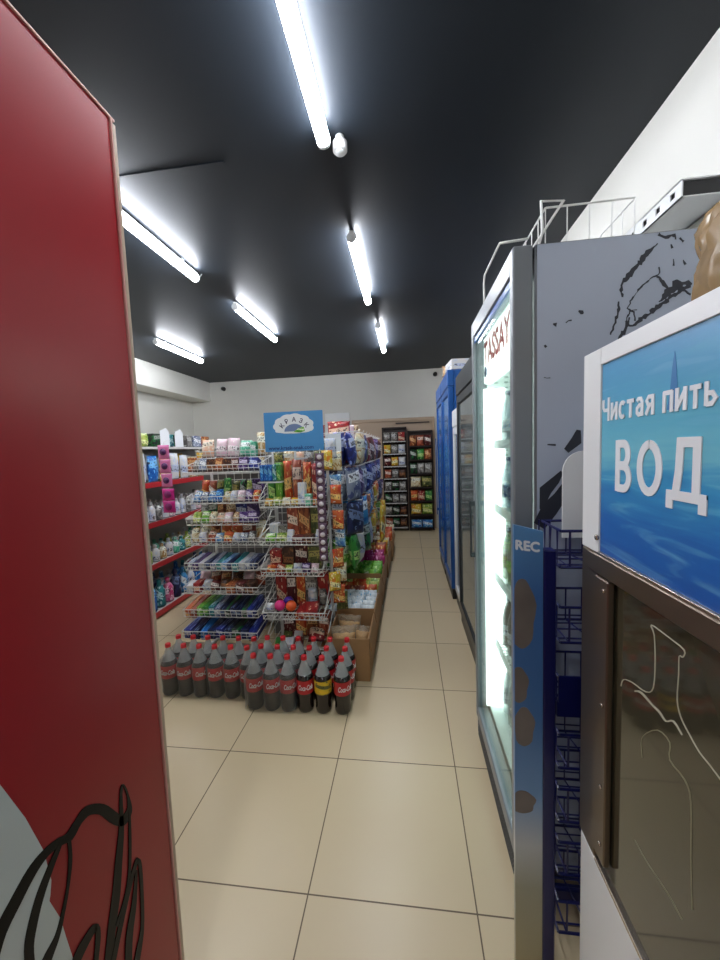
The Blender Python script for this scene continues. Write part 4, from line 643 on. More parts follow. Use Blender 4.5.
# ---------------------------------------------------------------- navy wire display rack beside the lit cooler
e=empty('wire_rack',(.6,.95,0),'navy blue wire display rack squeezed between the lit cooler and the water machine','rack')
RX0,RX1,RY0,RY1=.305,.90,.875,1.04
for x in (RX0,RX1):
    for y in (RY0,RY1-.028): obj('post',MB().box(x,x+.028,y,y+.028,0,1.098,.003),M['navy'],e)
obj('foot_rail',MB().box(RX0,RX1+.028,RY1-.024,RY1-.004,.04,.07).box(RX0+.004,RX0+.024,RY0+.028,RY1-.03,.02,.05).box(RX1+.004,RX1+.024,RY0+.028,RY1-.03,.02,.05),M['navy'],e)
bn=obj('side_banner',MB().prism([(.2405,.01),(.3045,.01),(.3045,1.140),(.2405,1.157)],lambda a,b,d:(a,RY0+.004+d,b),0,.012),M['sticker'],e,label='blue printed banner panel with white lettering')
m=text_mb('REC',.031,lambda a,b,d:(.2425+a*.98,RY0+.004-d,1.100+b-.12*a),.0005,offset=.0014); obj('banner_lettering',m,M['sticker_white'],bn)
m=MB(); pm=mat('printed pebble',(112,104,98),.4,noise_amt=.25,noise_scale=8)
def blob(cx,cz,rx,rz): return [(max(.241,min(.304,cx+rx*math.cos(t*PI/12)*(1+.12*math.sin(t*1.3)))),cz+rz*math.sin(t*PI/12)) for t in range(24)]
for cx,cz,rx,rz in ((.258,.945,.030,.085),(.25,.77,.022,.045),(.262,.665,.024,.05),(.258,.47,.03,.03)):
    obj('printed_pebble',MB().prism(blob(cx,cz,rx,rz),lambda a,b,d:(a,RY0+.004-d,b),0,.0006),pm,bn)
for i,z in enumerate((1.055,.875,.70,.56,.42,.28,.12)):
    m=MB(); zt=z+.085
    for zz in (z,zt): m.tube([(RX0+.04,RY0+.01,zz),(RX1,RY0+.01,zz),(RX1,RY1-.032,zz),(RX0+.04,RY1-.032,zz),(RX0+.04,RY0+.01,zz)],.0035,5)
    for k in range(14):
        x=RX0+.06+k*.04; sl=.02 if k%2 else 0
        m.tube([(x,RY0+.01,zt),(x+sl,RY0+.01,z),(x,RY1-.034,z),(x,RY1-.034,zt)],.0025,4)
    for k in range(4):
        y=RY0+.03+k*.04; m.tube([(RX0+.04,y,zt),(RX0+.04,y+.008*(k%2),z),(RX1,y,z)],.0025,4)
    if i==2: m.box(RX0+.035,RX1,RY0+.004,RY0+.008,z-.005,zt+.01); m.box(RX0+.032,RX0+.036,RY0+.004,RY1-.032,z-.005,z+.03)
    obj('wire_pocket',m,M['navy'],e)
m=MB(); pl=[(.388,1.10),(.388,1.27)]+[(.388+.05-.05*math.cos(t*PI/12),1.27+.05*math.sin(t*PI/12)) for t in range(1,7)]+[(.86,1.32),(.86,1.10)]
m.prism(pl,lambda a,b,d:(a,d,b),.985,.99); obj('header_card',m,M['white_metal'],e,label='white rounded header panel')
# ---------------------------------------------------------------- cola bottles
def cola(film,labmat,labcol):
    e=empty('cola_bottle',(0,0,0),'x','bottle')
    R_=.0445
    m=MB(); m.lathe([(.030,0),(.040,.004),(R_*.97,.018),(R_*.93,.05),(R_,.10),(R_,.165),(R_*.98,.178),(.036,.198)],18)
    obj('liquid_body',m,M['cola_film'] if film else M['cola'],e,local=True)
    m=MB(); m.lathe([(.0365,.1985),(.030,.215),(.020,.243),(.0135,.262),(.0125,.272)],18,cap=False); obj('clear_shoulder',m,M['pet'],e,local=True)
    m=MB(); m.lathe([(.0155,.270),(.0150,.272),(.0150,.286),(.0130,.290)],14); obj('bottle_cap',m,M['cap'],e,local=True)
    m=MB(); m.lathe([(R_+.0006,.104),(R_+.0008,.107),(R_+.0008,.172),(R_+.0006,.175)],18,cap=False); l=obj('label',m,labmat,e,local=True)
    if labcol:
        r=R_+.0014
        for a0 in (-.35-PI/2, -.35+PI/2+.2):
            m=text_mb('Coca-Cola',.031,lambda a,b,d:(math.cos(a0+a/r*.60)*(r+d),math.sin(a0+a/r*.60)*(r+d),.128+b*1.2),.0006,shear=.35,offset=.0006)
            obj('label_lettering',m,labcol,e,local=True)
    return e
protos={'film':cola(True,M['lab_red'],M['sticker_white']),'red':cola(False,M['lab_red'],M['sticker_white']),'yellow':cola(False,M['lab_yellow'],None)}
usedp=set()
def place_cola(kind,x,y,rz,label,group):
    pr=protos[kind]
    if kind in usedp: o=dup(pr)
    else: o=pr; usedp.add(kind)
    put(o,(x,y,.001),(0,0,rz)); o['label']=label; o['group']=group
LX=[-1.375+.094*i for i in range(6)]
for r,y in enumerate((1.865,1.962)):
    for i,x in enumerate(LX):
        place_cola('film',x+rnd.uniform(-.002,.002),y,rnd.uniform(-.3,.3),f"film-wrapped cola bottle, left floor group, {('front','back')[r]} row, {ORD[i]} from the left",'cola bottles in the left floor group')
RX=[-.835,-.741,-.650,-.559,-.464,-.362]
for r,y in enumerate((1.79,1.885,1.98)):
    for i,x in enumerate(RX):
        k='film' if i<3 else ('yellow' if (i==4 and r==0) else 'red')
        xx=x+(.004 if r else 0)
        if i==5 and r==2: xx-=.005
        lab={'film':'film-wrapped cola bottle','red':'dark unwrapped cola bottle','yellow':'dark cola bottle with a yellow label'}[k]
        if k=='yellow': lab='dark cola bottle with a yellow label, the only yellow one in the front row'
        else: lab+=f", right floor group, {('front','middle','back')[r]} row, {ORD[i]} from the left"
        place_cola(k,xx,y,rnd.uniform(-.3,.3)+(.2 if i>3 else 0),lab,'cola bottles in the right floor group')
def film(x0,x1,y0,y1,label):
    m=MB(); prof=[(0,.003),(0,.15),(.001,.185),(-.012,.215),(-.026,.238)]
    def ring(e,z):
        rr=.03;a0,a1,b0,b1=x0-e,x1+e,y0-e,y1+e;P=[]
        for cx,cy,s in((a1-rr,b1-rr,0),(a0+rr,b1-rr,1),(a0+rr,b0+rr,2),(a1-rr,b0+rr,3)):
            for t in range(5): an=(s+t/4)*PI/2; P.append((cx+rr*math.cos(an),cy+rr*math.sin(an),z))
        return P
    v=[];
    for e_,z in prof: v+=ring(e_,z)
    n=20; f=[(i*n+k,i*n+(k+1)%n,(i+1)*n+(k+1)%n,(i+1)*n+k) for i in range(len(prof)-1) for k in range(n)]
    m.add(v,f,True); thing('shrink_film',m,M['film'],label,'shrink film')
h=.049
film(LX[0]-h,LX[2]+.0465,1.865-h,1.962+h,'clear shrink film around the leftmost six-pack of cola')
film(LX[3]-.0465,LX[5]+h,1.865-h,1.962+h,'clear shrink film around the second six-pack of cola from the left')
film(RX[0]-h,RX[2]+.0465,1.79-h,1.885+h,'clear shrink film around the six-pack at the left of the right floor group')

# ---------------------------------------------------------------- cardboard boxes along the aisle
def carton(x0,x1,y0,y1,z,label,flap=0.0,group='open cardboard boxes along the aisle'):
    e=empty('cardboard_box',((x0+x1)/2,(y0+y1)/2,0),label,'box',group); t=.006
    m=MB(); m.box(x0,x1,y0,y0+t,.002,z); m.box(x0,x1,y1-t,y1,.002,z+flap); m.box(x0,x0+t,y0+t,y1-t,.002,z); m.box(x1-t,x1,y0+t,y1-t,.002,z); m.box(x0+t,x1-t,y0+t,y1-t,.002,.008)
    obj('box_body',m,M['cardboard'],e)
    m=MB(); m.prism([(x1-.001,z-.006),(x1+.003,z+.0),(x1+.014,z-.075),(x1+.010,z-.077)],lambda a,b,d:(a,d,b),y0+.01,y1-.01); obj('box_flap',m,M['cardboard'],e)
    return e
carton(-.495,-.245,2.035,2.385,.256,'open cardboard box nearest the cola bottles, holding tan bagged snacks',.03)
carton(-.62,-.245,2.395,3.09,.256,'long open cardboard box of white and green packets, second from the bottles',.03)
carton(-.66,-.24,3.10,3.78,.25,'cardboard box of green and magenta packets in the middle of the row')
carton(-.62,-.225,3.79,4.36,.25,'cardboard box of yellow and orange packets, second from the far end')
carton(-.60,-.20,4.37,4.98,.25,'cardboard box of orange packets at the far end of the row')
def fill(x0,x1,y0,y1,nx,ny,w,h,t,mats,name,desc,where,grp,z0=.01,tilt=.15):
    k=0
    for j in range(ny):
        for i in range(nx):
            mt=mats[rnd.randrange(len(mats))]
            x=x0+(x1-x0)*(i+.5)/nx; y=y0+(y1-y0)*(j+.5)/ny
            item('bag',(w,t,h),P[mt],(x+rnd.uniform(-.004,.004),y,z0),(rnd.uniform(-tilt,tilt)*.5-.05,rnd.uniform(-.06,.06),rnd.uniform(-tilt,tilt)),name,
                 f"{mt} packet in {where}, {ORD[j]} row, {ORD[i]} from left",'packet',grp); k+=1
for k,(x,y,w,hh) in enumerate(((-.405,2.12,.155,.285),(-.31,2.22,.11,.24),(-.40,2.30,.16,.27))):
    e=empty('snack_bag',(x,y,.01),f"clear bag of tan puffed snacks in the nearest cardboard box, {('largest, at the left','smaller, at the right','behind, at the back')[k]}",'bag','clear snack bags in the nearest box')
    m=MB(); m.bag(w,hh,.10,k+3,11,13,.06); obj('bag_film',m,M['clear_bag'],e,local=True)
    m=MB(); m.bag(w*.88,hh*.8,.09,k+3,9,9,.01); m.v=[(a,b*.9,c+.01) for a,b,c in m.v]; obj('snack_fill',m,M['bread'],e,local=True)
    e.rotation_euler=(0,0,rnd.uniform(-.3,.3))

fill(-.605,-.26,2.41,2.82,4,6,.10,.245,.055,['white and blue'],'snack_packet','snack packet','the second box','white packets in the second box')
fill(-.605,-.26,2.84,3.07,3,3,.12,.25,.06,['orange','lime green','terracotta','yellow green'],'snack_packet','snack packet','the second box, far end','mixed packets in the second box')
fill(-.645,-.255,3.12,3.43,4,4,.10,.29,.06,['lime green'],'snack_packet','snack packet','the third box','green packets in the third box')
fill(-.645,-.255,3.45,3.76,4,3,.10,.31,.07,['magenta'],'snack_packet','snack packet','the third box, magenta part','magenta packets in the third box')
fill(-.605,-.24,3.81,4.34,3,5,.13,.32,.08,['yellow','orange','yellow','brown orange','cream'],'snack_packet','snack packet','the fourth box','packets in the fourth box')
fill(-.585,-.215,4.39,4.96,3,4,.13,.33,.09,['orange','orange','cream','brown orange'],'snack_packet','snack packet','the farthest box','packets in the farthest box')

# ---------------------------------------------------------------- wire basket racks
def basket(x0,x1,yf,yb,z,lip,mat_,parent,steps=14,r=.0017):
    """front rim at height z+lip, floor at z, back at yb"""
    m=MB(); zf=z+lip
    m.tube([(x0,yb,z+lip+.05),(x0,yf,zf),(x1,yf,zf),(x1,yb,z+lip+.05)],r*1.7,5)
    m.tube([(x0,yb,z),(x0,yf+.01,z),(x1,yf+.01,z),(x1,yb,z),(x0,yb,z)],r*1.5,5)
    m.tube([(x0,yf+.005,z+lip*.5),(x1,yf+.005,z+lip*.5)],r,4)
    for i in range(steps+1):
        x=x0+(x1-x0)*i/steps; m.tube([(x,yf,zf),(x,yf+.01,z),(x,yb,z)],r,4)
    n=3
    for j in range(1,n+1):
        y=yf+(yb-yf)*j/n
        m.tube([(x0,y,zf+.05*j/n),(x0,y,z),(x1,y,z),(x1,y,zf+.05*j/n)],r,4)
    return obj('wire_basket',m,mat_,parent)
def rack_frame(e,x0,x1,yb,zt):
    for x in (x0+.01,x1-.01): 
        m=MB(); m.box(x-.008,x+.008,yb,yb+.016,0,zt,.002); obj('post',m,M['white_metal'],e)
    m=MB()
    for x in (x0+.01,x1-.01): m.box(x-.01,x+.01,yb-.28,yb+.02,.0,.02,.002)
    obj('foot',m,M['white_metal'],e)
    m=MB()
    z=.12
    while z<zt: m.tube([(x0+.01,yb+.004,z),(x1-.01,yb+.004,z)],.0025,4); z+=.055
    for k in range(1,8): x=x0+(x1-x0)*k/8; m.tube([(x,yb+.004,.1),(x,yb+.004,zt)],.0025,4)
    obj('back_grid',m,M['white_wire'],e)
def row(x0,x1,y,z,specs,tier,rack,depth_y=None):
    """specs: (kind,w,d,h,material,noun,tilt) laid left to right, repeated until x1"""
    x=x0;i=0
    while True:
        kd,w,dd,h,mt,noun,tl=specs[i%len(specs)] if i<len(specs)*4 else specs[0]
        if x+w>x1+.004: break
        g=rnd.uniform(.98,1.03)
        name=noun.replace(' ','_').replace('-','_')
        item(kd,(w*.96,dd,h),P[mt],(x+w/2,y+rnd.uniform(-.004,.004),z+.003),(tl+rnd.uniform(-.12,.08),rnd.uniform(-.07,.07) if kd=='bag' else 0,rnd.uniform(-.16,.16) if kd=='bag' else rnd.uniform(-.05,.05)),name,
             f"{mt if 'ball' not in mt else mt.split()[0]} {noun} in {rack}, {tier} basket, {ORD[min(i,15)]} from left",noun.split()[-1],f'goods in the {tier} basket of {rack}')
        x+=w; i+=1
LR='the left wire rack'; A0,A1=-1.42,-.93
e=empty('basket_rack',((A0+A1)/2,2.5,0),'white wire rack of stepped baskets behind the left cola bottles','rack')
rack_frame(e,A0,A1,2.52,1.36)
TL=[(1.325,2.36),(1.235,2.24),(1.035,2.215),(.90,2.19),(.775,2.17),(.622,2.14),(.477,2.115),(.34,2.09),(.212,2.065)]
for z,yf in TL: basket(A0,A1,yf,2.50,z,.047,M['white_wire'],e)
B='bag';X_='box'
tl=lambda v:v
def rk(tierz,yf,k,specs,tier,back=None,rack=LR,xa=A0,xb=A1):
    row(xa+.01,xb-.008,yf+.055,tierz,specs,tier,rack)
    if back: 
        row(xa+.01,xb-.008,yf+.15,tierz,back,tier+' (second row of)',rack) if False else row2(xa+.01,xb-.008,yf+.16,tierz,back,tier,rack)
def row2(x0,x1,y,z,specs,tier,rack):
    x=x0;i=0
    while True:
        kd,w,dd,h,mt,noun,tl=specs[i%len(specs)]
        if x+w>x1+.004: break
        item(kd,(w*.96,dd,h),P[mt],(x+w/2,y+rnd.uniform(-.004,.004),z+.003),(tl,0,rnd.uniform(-.05,.05)),noun.replace(' ','_'),
             f"{mt} {noun} in {rack}, {tier} basket, back row, {ORD[min(i,15)]} from left",noun.split()[-1],f'back row of the {tier} basket of {rack}')
        x+=w;i+=1
rk(*TL[0],0,[(B,.10,.06,.125,'peach','wipes packet',-.15),(B,.085,.06,.13,'pink floral','wipes packet',-.15),(B,.085,.06,.135,'pink floral','wipes packet',-.1),(B,.09,.06,.115,'mint green','wipes packet',-.15),(X_,.045,.05,.10,'mint green','small carton',0),(B,.07,.06,.165,'cream','tall pouch',-.1)],'top')
rk(*TL[1],0,[(B,.055,.05,.085,'grey','sweet packet',-.3),(X_,.05,.06,.085,'silver blue','sweet carton',-.2),(X_,.06,.06,.08,'dark brown','chocolate box',-.2),(X_,.055,.06,.085,'brown orange','chocolate box',-.3),(X_,.06,.06,.08,'dark brown','chocolate box',-.2),(X_,.05,.06,.08,'maroon','chocolate box',-.2),(X_,.065,.06,.085,'purple','chocolate box',-.2),(X_,.065,.06,.08,'royal blue','chocolate box',-.3)],'second')
rk(*TL[2],0,[(B,.05,.05,.085,'light blue','sweet packet',-.5),(B,.05,.05,.08,'silver blue','sweet packet',-.6),(B,.055,.05,.085,'light blue','sweet packet',-.5),(B,.05,.05,.09,'bright blue','sweet packet',-.4),(B,.05,.05,.08,'cream','sweet packet',-.6),(B,.05,.05,.08,'white','sweet packet',-.5),(B,.055,.05,.08,'pink floral','sweet packet',-.5),(B,.05,.05,.085,'purple','sweet packet',-.5),(B,.05,.05,.085,'orange','sweet packet',-.5)],'third',
   [(B,.055,.06,.14,'orange','sweet packet',-.2),(B,.055,.06,.135,'terracotta','sweet packet',-.2),(B,.055,.06,.14,'olive green','sweet packet',-.2),(B,.055,.06,.15,'green','sweet packet',-.1),(B,.055,.06,.13,'olive green','sweet packet',-.2),(B,.05,.06,.14,'black','sweet packet',-.2),(B,.055,.06,.13,'yellow green','sweet packet',-.2),(X_,.075,.05,.14,'purple','sweet carton',0)])
rk(*TL[3],0,[(B,.06,.05,.08,'yellow green','biscuit packet',-.5),(B,.055,.05,.085,'lime green','biscuit packet',-.4),(B,.05,.05,.08,'cream','biscuit packet',-.5),(B,.055,.05,.075,'peach','biscuit packet',-.5),(B,.055,.05,.08,'pink floral','biscuit packet',-.5),(B,.055,.05,.075,'tan','biscuit packet',-.4),(X_,.06,.05,.07,'purple','sweet box',-.2),(X_,.065,.05,.075,'purple','sweet box',-.2)],'fourth',
   [(B,.06,.05,.11,'grey','biscuit packet',-.2),(X_,.07,.05,.125,'black','tea carton',-.2),(X_,.045,.05,.12,'brown orange','tea carton',-.2),(B,.085,.05,.125,'tan','biscuit packet',-.2),(X_,.08,.05,.11,'royal blue','sweet box',-.1),(X_,.075,.05,.115,'purple','sweet box',-.1)])
rk(*TL[4],0,[(B,.05,.06,.10,'cream','biscuit packet',-.3),(B,.055,.06,.075,'white','biscuit packet',-.5),(B,.055,.06,.08,'terracotta','biscuit packet',-.4),(B,.055,.06,.07,'light blue','biscuit packet',-.6),(B,.06,.06,.075,'orange','biscuit packet',-.5),(B,.05,.06,.07,'white','biscuit packet',-.5),(B,.055,.06,.07,'silver blue','biscuit packet',-.6),(B,.05,.06,.08,'grey','biscuit packet',-.5)],'fifth',
   [(B,.075,.05,.13,'cream','biscuit packet',-.2),(B,.07,.05,.11,'brown orange','biscuit packet',-.2),(B,.08,.05,.12,'orange','biscuit packet',-.2),(B,.085,.05,.115,'orange','biscuit packet',-.1),(X_,.08,.05,.11,'terracotta','biscuit carton',0)])
rk(*TL[5],0,[(X_,.038,.18,.05,c,'long carton',.14) for c in ('silver blue','purple','white','navy','silver blue','teal','light blue','navy','teal','white','silver blue','navy')],'sixth')
rk(*TL[6],0,[(X_,.045,.08,.055,'white','soap carton',.1),(X_,.045,.08,.065,'red','soap carton',.1),(B,.055,.08,.075,'white','soap packet',-.4),(B,.06,.08,.07,'maroon','chocolate packet',-.5),(B,.06,.08,.075,'dark brown','chocolate packet',-.5),(X_,.06,.08,.06,'brown orange','chocolate box',.1),(X_,.06,.08,.065,'maroon','chocolate box',.1),(X_,.06,.08,.065,'dark brown','chocolate box',.1)],'seventh',
   [(B,.08,.06,.09,'pink floral','soap packet',-.3),(B,.075,.06,.095,'terracotta','chocolate packet',-.3),(B,.075,.06,.09,'brown orange','chocolate packet',-.3),(B,.08,.06,.09,'dark brown','chocolate packet',-.3)])
rk(*TL[7],0,[(X_,.037,.19,.06,c,'long carton',.12) for c in ('orange','terracotta','lime green','green','teal','silver blue','navy','black','navy','navy','black','royal blue')],'eighth')
rk(*TL[8],0,[(X_,.052,.2,.06,c,'flat carton',.1) for c in ('royal blue','navy','bright blue','navy','royal blue','navy','black','navy','royal blue')],'lowest')
for o in list(C.objects):
    l=o.get('label','')
    if any(t in l for t in ('in the left wire rack, sixth basket','in the left wire rack, eighth basket','in the left wire rack, lowest basket')): o.location.y+=.055*SC
RR='the right wire rack'; B0,B1=-.885,-.505
e2=empty('basket_rack',((B0+B1)/2,2.42,0),'white wire rack under the blue sign, behind the right cola bottles','rack')
rack_frame(e2,B0,B1,2.36,1.36)
TR=[(1.02,2.10),(.797,2.08),(.612,2.07),(.348,2.06),(.137,2.045)]
for z,yf in TR: basket(B0,B1,yf,2.35,z,.045,M['white_wire'],e2,12,.002)
# side braces
for z,yf in TR:
    for xx in (B0,B1): obj('basket_arm',MB().tube([(xx,yf,z+.045),(xx,2.35,z+.2)],.003,5),M['white_wire'],e2)
def r2(k,specs,tier,back=None): rk(*TR[k],0,specs,tier,back,RR,B0,B1)
r2(0,[(B,.055,.05,.05,'yellow','sweet packet',-.4),(B,.055,.05,.06,'yellow green','sweet packet',-.4),(B,.055,.05,.055,'cream','sweet packet',-.4),(B,.055,.05,.05,'yellow','sweet packet',-.4),(X_,.045,.045,.14,'white','tall carton',-.1),(X_,.04,.045,.07,'mint green','small carton',0),(B,.055,.05,.05,'orange','sweet packet',-.4)],'top',
   [(X_,.05,.05,.21,'green','tall carton',0),(X_,.045,.05,.26,'lime green','tall carton',0),(B,.06,.06,.27,'orange','tall snack packet',0),(B,.065,.06,.28,'terracotta','tall snack packet',0),(B,.06,.06,.26,'orange','tall snack packet',0),(B,.055,.06,.25,'red','tall snack packet',0)])
row2(B0+.02,B1-.01,2.335,1.26,[(B,.07,.03,.085,'olive green','sweet packet',0),(B,.07,.03,.09,'cream','sweet packet',0),(B,.07,.03,.085,'peach','sweet packet',0),(B,.06,.03,.08,'grey','sweet packet',0)],'upmost',RR)
thing('peg_shelf',MB().box(B0,B1,2.31,2.358,1.252,1.26,.001),M['white_metal'],'narrow white ledge under the blue sign at the top of the right wire rack','shelf')
for i in range(5):
    item('box',(.024,.05,.10),P['bright blue'] if i<3 else P[('teal','green')[i-3]],(-.875+i*.026,2.17,1.175),(0,0,.03),'long carton',f"{('bright blue','bright blue','bright blue','teal','green')[i]} narrow carton at upper left of right wire rack, {ORD[i]} from left",'carton','narrow cartons at the upper left of the right rack').name='narrow_carton'
thing('carton_clip',MB().box(-.90,-.755,2.135,2.20,1.165,1.172).box(-.90,-.896,2.135,2.37,1.165,1.172),M['white_wire'],'white wire clip shelf holding the narrow blue cartons','shelf')
r2(1,[(B,.07,.06,.06,'lime green','sweet packet',-.5),(B,.07,.06,.065,'yellow green','sweet packet',-.5),(X_,.04,.03,.08,'white','price card',-.3),(X_,.07,.06,.045,'maroon','chocolate box',0),(X_,.06,.06,.05,'dark brown','chocolate box',0),(B,.04,.05,.08,'white','sweet packet',-.3)],'second',
   [(X_,.06,.06,.10,'white','snack carton',0),(X_,.06,.06,.09,'grey','snack carton',0),(X_,.075,.06,.20,'terracotta','snack carton',0),(X_,.075,.06,.21,'brown orange','snack carton',0),(X_,.07,.06,.20,'olive green','snack carton',0)])
r2(2,[(B,.06,.06,.05,'orange','sweet packet',-.5),(B,.06,.06,.055,'terracotta','sweet packet',-.5),(B,.05,.06,.05,'yellow green','sweet packet',-.5),(B,.055,.06,.06,'white','sweet packet',-.5),(B,.055,.06,.06,'purple','sweet packet',-.5),(B,.05,.06,.06,'pink floral','sweet packet',-.5)],'third',
   [(X_,.08,.06,.12,'red','chocolate box',0),(X_,.08,.06,.14,'dark brown','chocolate box',0),(X_,.085,.06,.15,'maroon','chocolate box',0),(X_,.085,.06,.14,'olive green','chocolate box',0)])
for c,x,y,z in (('pink ball',-.80,2.13,.375),('orange ball',-.727,2.125,.375),('purple ball',-.765,2.19,.375)):
    item('ball',(.066,.066,.066),P[c],(x,y,z),(0,0,0),'toy_ball',f"{c.split()[0]} toy ball in the fourth wire basket of the right basket rack",'ball',None)
r3=[(X_,.075,.06,.21,'red','snack carton',0),(X_,.065,.06,.22,'maroon','snack carton',0),(X_,.06,.06,.20,'orange','snack carton',0),(X_,.08,.06,.19,'grey','snack carton',0),(X_,.075,.06,.21,'red','snack carton',0)]
row2(B0+.01,B1-.008,2.30,TR[3][0],r3,'fourth',RR)
item('jar',(.06,.06,.10),P['white'],(-.62,2.24,.375),(0,0,0),'snack_jar','white jar at the back right of the fourth basket of the right rack','jar',None)
item('jar',(.05,.05,.09),P['grey'],(-.555,2.25,.375),(0,0,0),'snack_jar','grey jar beside the white one in the fourth basket of the right rack','jar',None)
item('box',(.12,.13,.03),P['red'],(-.62,2.13,.375),(.1,0,.1),'flat carton','flat red carton lying at the front of the fourth basket of the right rack','carton',None).name='flat_carton'
item('bag',(.05,.05,.05),P['white'],(-.86,2.12,.375),(-.2,0,0),'sweet_packet','small white packet at the left front of the fourth basket of the right rack','packet',None)
for i,(c,x,y) in enumerate((('green',-.82,2.15),('white',-.76,2.15),('maroon',-.70,2.16),('olive green',-.80,2.25),('white',-.73,2.25))):
    item('box',(.055,.08,.035),P[c],(x,y,.14),(.1,0,.2),'sweet_carton',f"{c} small carton, lowest basket of right rack, {('front left','front middle','front right','back left','back right')[i]}",'carton','small cartons in the lowest basket of the right rack')
item('bag',(.11,.05,.17),P['red'],(-.60,2.2,.145),(-1.15,0,.15),'snack_packet','red packet lying in the lowest basket of the right rack','packet',None)
row2(B0+.05,B1-.008,2.30,TR[4][0],[(X_,.08,.06,.15,'maroon','snack carton',0),(X_,.075,.06,.16,'orange','snack carton',0),(X_,.08,.06,.15,'brown orange','snack carton',0),(X_,.075,.06,.16,'terracotta','snack carton',0)],'lowest',RR)
# blue advertising sign
e3=empty('advertising_sign',(-.63,2.10,1.36),'blue advertising sign with a white scalloped badge above the right basket rack','sign')
SX0,SX1,SY,SZ0,SZ1=-.805,-.462,2.05,1.352,1.575
obj('sign_board',MB().box(SX0,SX1,SY,SY+.008,SZ0,SZ1,.001),mat('mid blue sign board',(72,142,200),.4),e3)
obj('sign_post',MB().box(-.64,-.63,SY+.009,SY+.02,1.30,1.5).box(-.64,-.63,SY+.01,2.36,1.30,1.31),M['white_metal'],e3)
cx,cz=-.632,1.493
pts=[]
for k in range(120):
    t=k/120*2*PI; r=1+.07*abs(math.sin(t*5.5))
    px=math.cos(t)*.112*r; pz=math.sin(t)*.066*r
    if pz<-.03: pz=-.03+ (pz+.03)*.3
    pts.append((cx+px,cz+pz))
bd=obj('badge',MB().prism(pts,lambda a,b,d:(a,SY-d,b),0,.001),M['sticker_white'],e3,label='white scalloped badge')
pts=[(cx+.004+.058*math.cos(PI*k/24),cz-.030+.042*math.sin(PI*k/24)) for k in range(25)]
obj('badge_centre',MB().prism(pts,lambda a,b,d:(a,SY-.001-d,b),0,.0008),mat('grey blue badge ink',(110,130,170),.5),bd)
pts=[(cx+.0,cz-.034),(cx+.03,cz-.012),(cx+.06,cz-.006),(cx+.066,cz-.03),(cx+.04,cz-.038)]
obj('badge_corner',MB().prism(pts,lambda a,b,d:(a,SY-.0018-d,b),0,.0008),P['lime green'],bd)
ink=mat('dark badge ink',(70,62,90),.5)
for k,ch in enumerate('КРАЗК'):
    a=PI*(.86-.18*k); lx,lz=cx+.004+.078*math.cos(a),cz-.022+.058*math.sin(a)
    rot=(a-PI/2)*.8
    m=text_mb(ch,.034,lambda p,q,d:(lx+(p-.011)*math.cos(rot)-(q-.011)*math.sin(rot),SY-.001-d,lz+(p-.011)*math.sin(rot)+(q-.011)*math.cos(rot)),.0008,offset=.0008)
    obj('badge_letter',m,ink,bd)
obj('sign_lettering',text_mb('www.krask-snak.com',.029,lambda a,b,d:(-.785+a*1.06,SY-d,1.362+b),.0004,offset=.0006),mat('navy lettering',(26,50,120),.5),e3)
# hanging strips of round sachets
def strip(x,y,z0,n,h,base,dot,label,tiltx=0,w=.07):
    e=empty('sachet_strip',(x,y,z0),label,'strip')
    bm_,dm=mat(base[0],base[1],.35),mat(dot[0],dot[1],.4)
    for k in range(n):
        zz=z0-(k+1)*h
        m=MB(); m.bag(w,h*.98,.012,k%3,7,7,.05); xo=x+tiltx*k
        m.v=[(xo+a,y+b,zz+c) for a,b,c in m.v]; s=obj('sachet',m,bm_,e)
        m=MB(); m.lathe([(w*.27,y-.010),(w*.27,y-.0065)],14,(xo,0,zz+h*.5),True,1); m.v=[(a,2*y-.0165-b if False else b,c) for a,b,c in m.v]
        obj('printed_disc',m,dm,s)
    obj('hanger',MB().tube([(x,y+.002,z0-.004),(x,y+.01,z0+.02),(x,y+.05,z0+.03)],.002,5),M['white_wire'],e)
strip(-.485,2.03,1.335,14,.044,('dark purple foil',(92,62,84)),('white sachet disc',(205,195,200)),'hanging strip of dark purple sachets with white discs beside the right rack',0,.052)
strip(-1.655,2.36,1.43,3,.098,('light pink foil',(205,110,160)),('dark sachet print',(80,30,90)),'upper hanging strip of three light pink sachets left of the left rack',.004,.085)
strip(-1.64,2.355,1.13,2,.085,('bright magenta foil',(190,30,125)),('dark sachet print',(120,10,90)),'lower hanging strip of two magenta sachets left of the left rack',.0,.095)
for i,(c,x,y,z) in enumerate((('white',-.455,2.20,1.30),('yellow',-.47,2.16,1.23),('cream',-.43,2.24,1.22),('light blue',-.44,2.24,1.08),('orange',-.435,2.20,1.02),('white',-.44,2.26,.95),('orange',-.43,2.22,.86),('silver blue',-.44,2.3,.82),('light blue',-.43,2.26,.74),('orange',-.44,2.22,.62),('cream',-.43,2.24,.52),('yellow',-.45,2.14,.50),('orange',-.44,2.2,.40),('olive green',-.43,2.24,.34))):
    item('bag',(.075,.03,.12),P[c],(x,y,z),(0,0,rnd.uniform(-.3,.6)),'hanging_packet',f"{c} small packet hanging beside the right wire rack, {ORD[i]} from the top",'packet','small packets hanging beside the right rack')
m=MB()
for i in range(12): z=1.38-i*.085; m.tube([(-.50,2.34,z-.03),(-.42,2.10,z+.01)],.0028,5)
m.box(-.515,-.50,2.32,2.34,.3,1.42); thing('hook_bar',m,M['white_wire'],'white bar with slanted wire hooks beside the right basket rack','hook bar')
thing('price_card',MB().box(-.50,-.415,2.345,2.349,1.33,1.455),M['white_metal'],'blank white card above the hanging packets right of the blue sign','card')

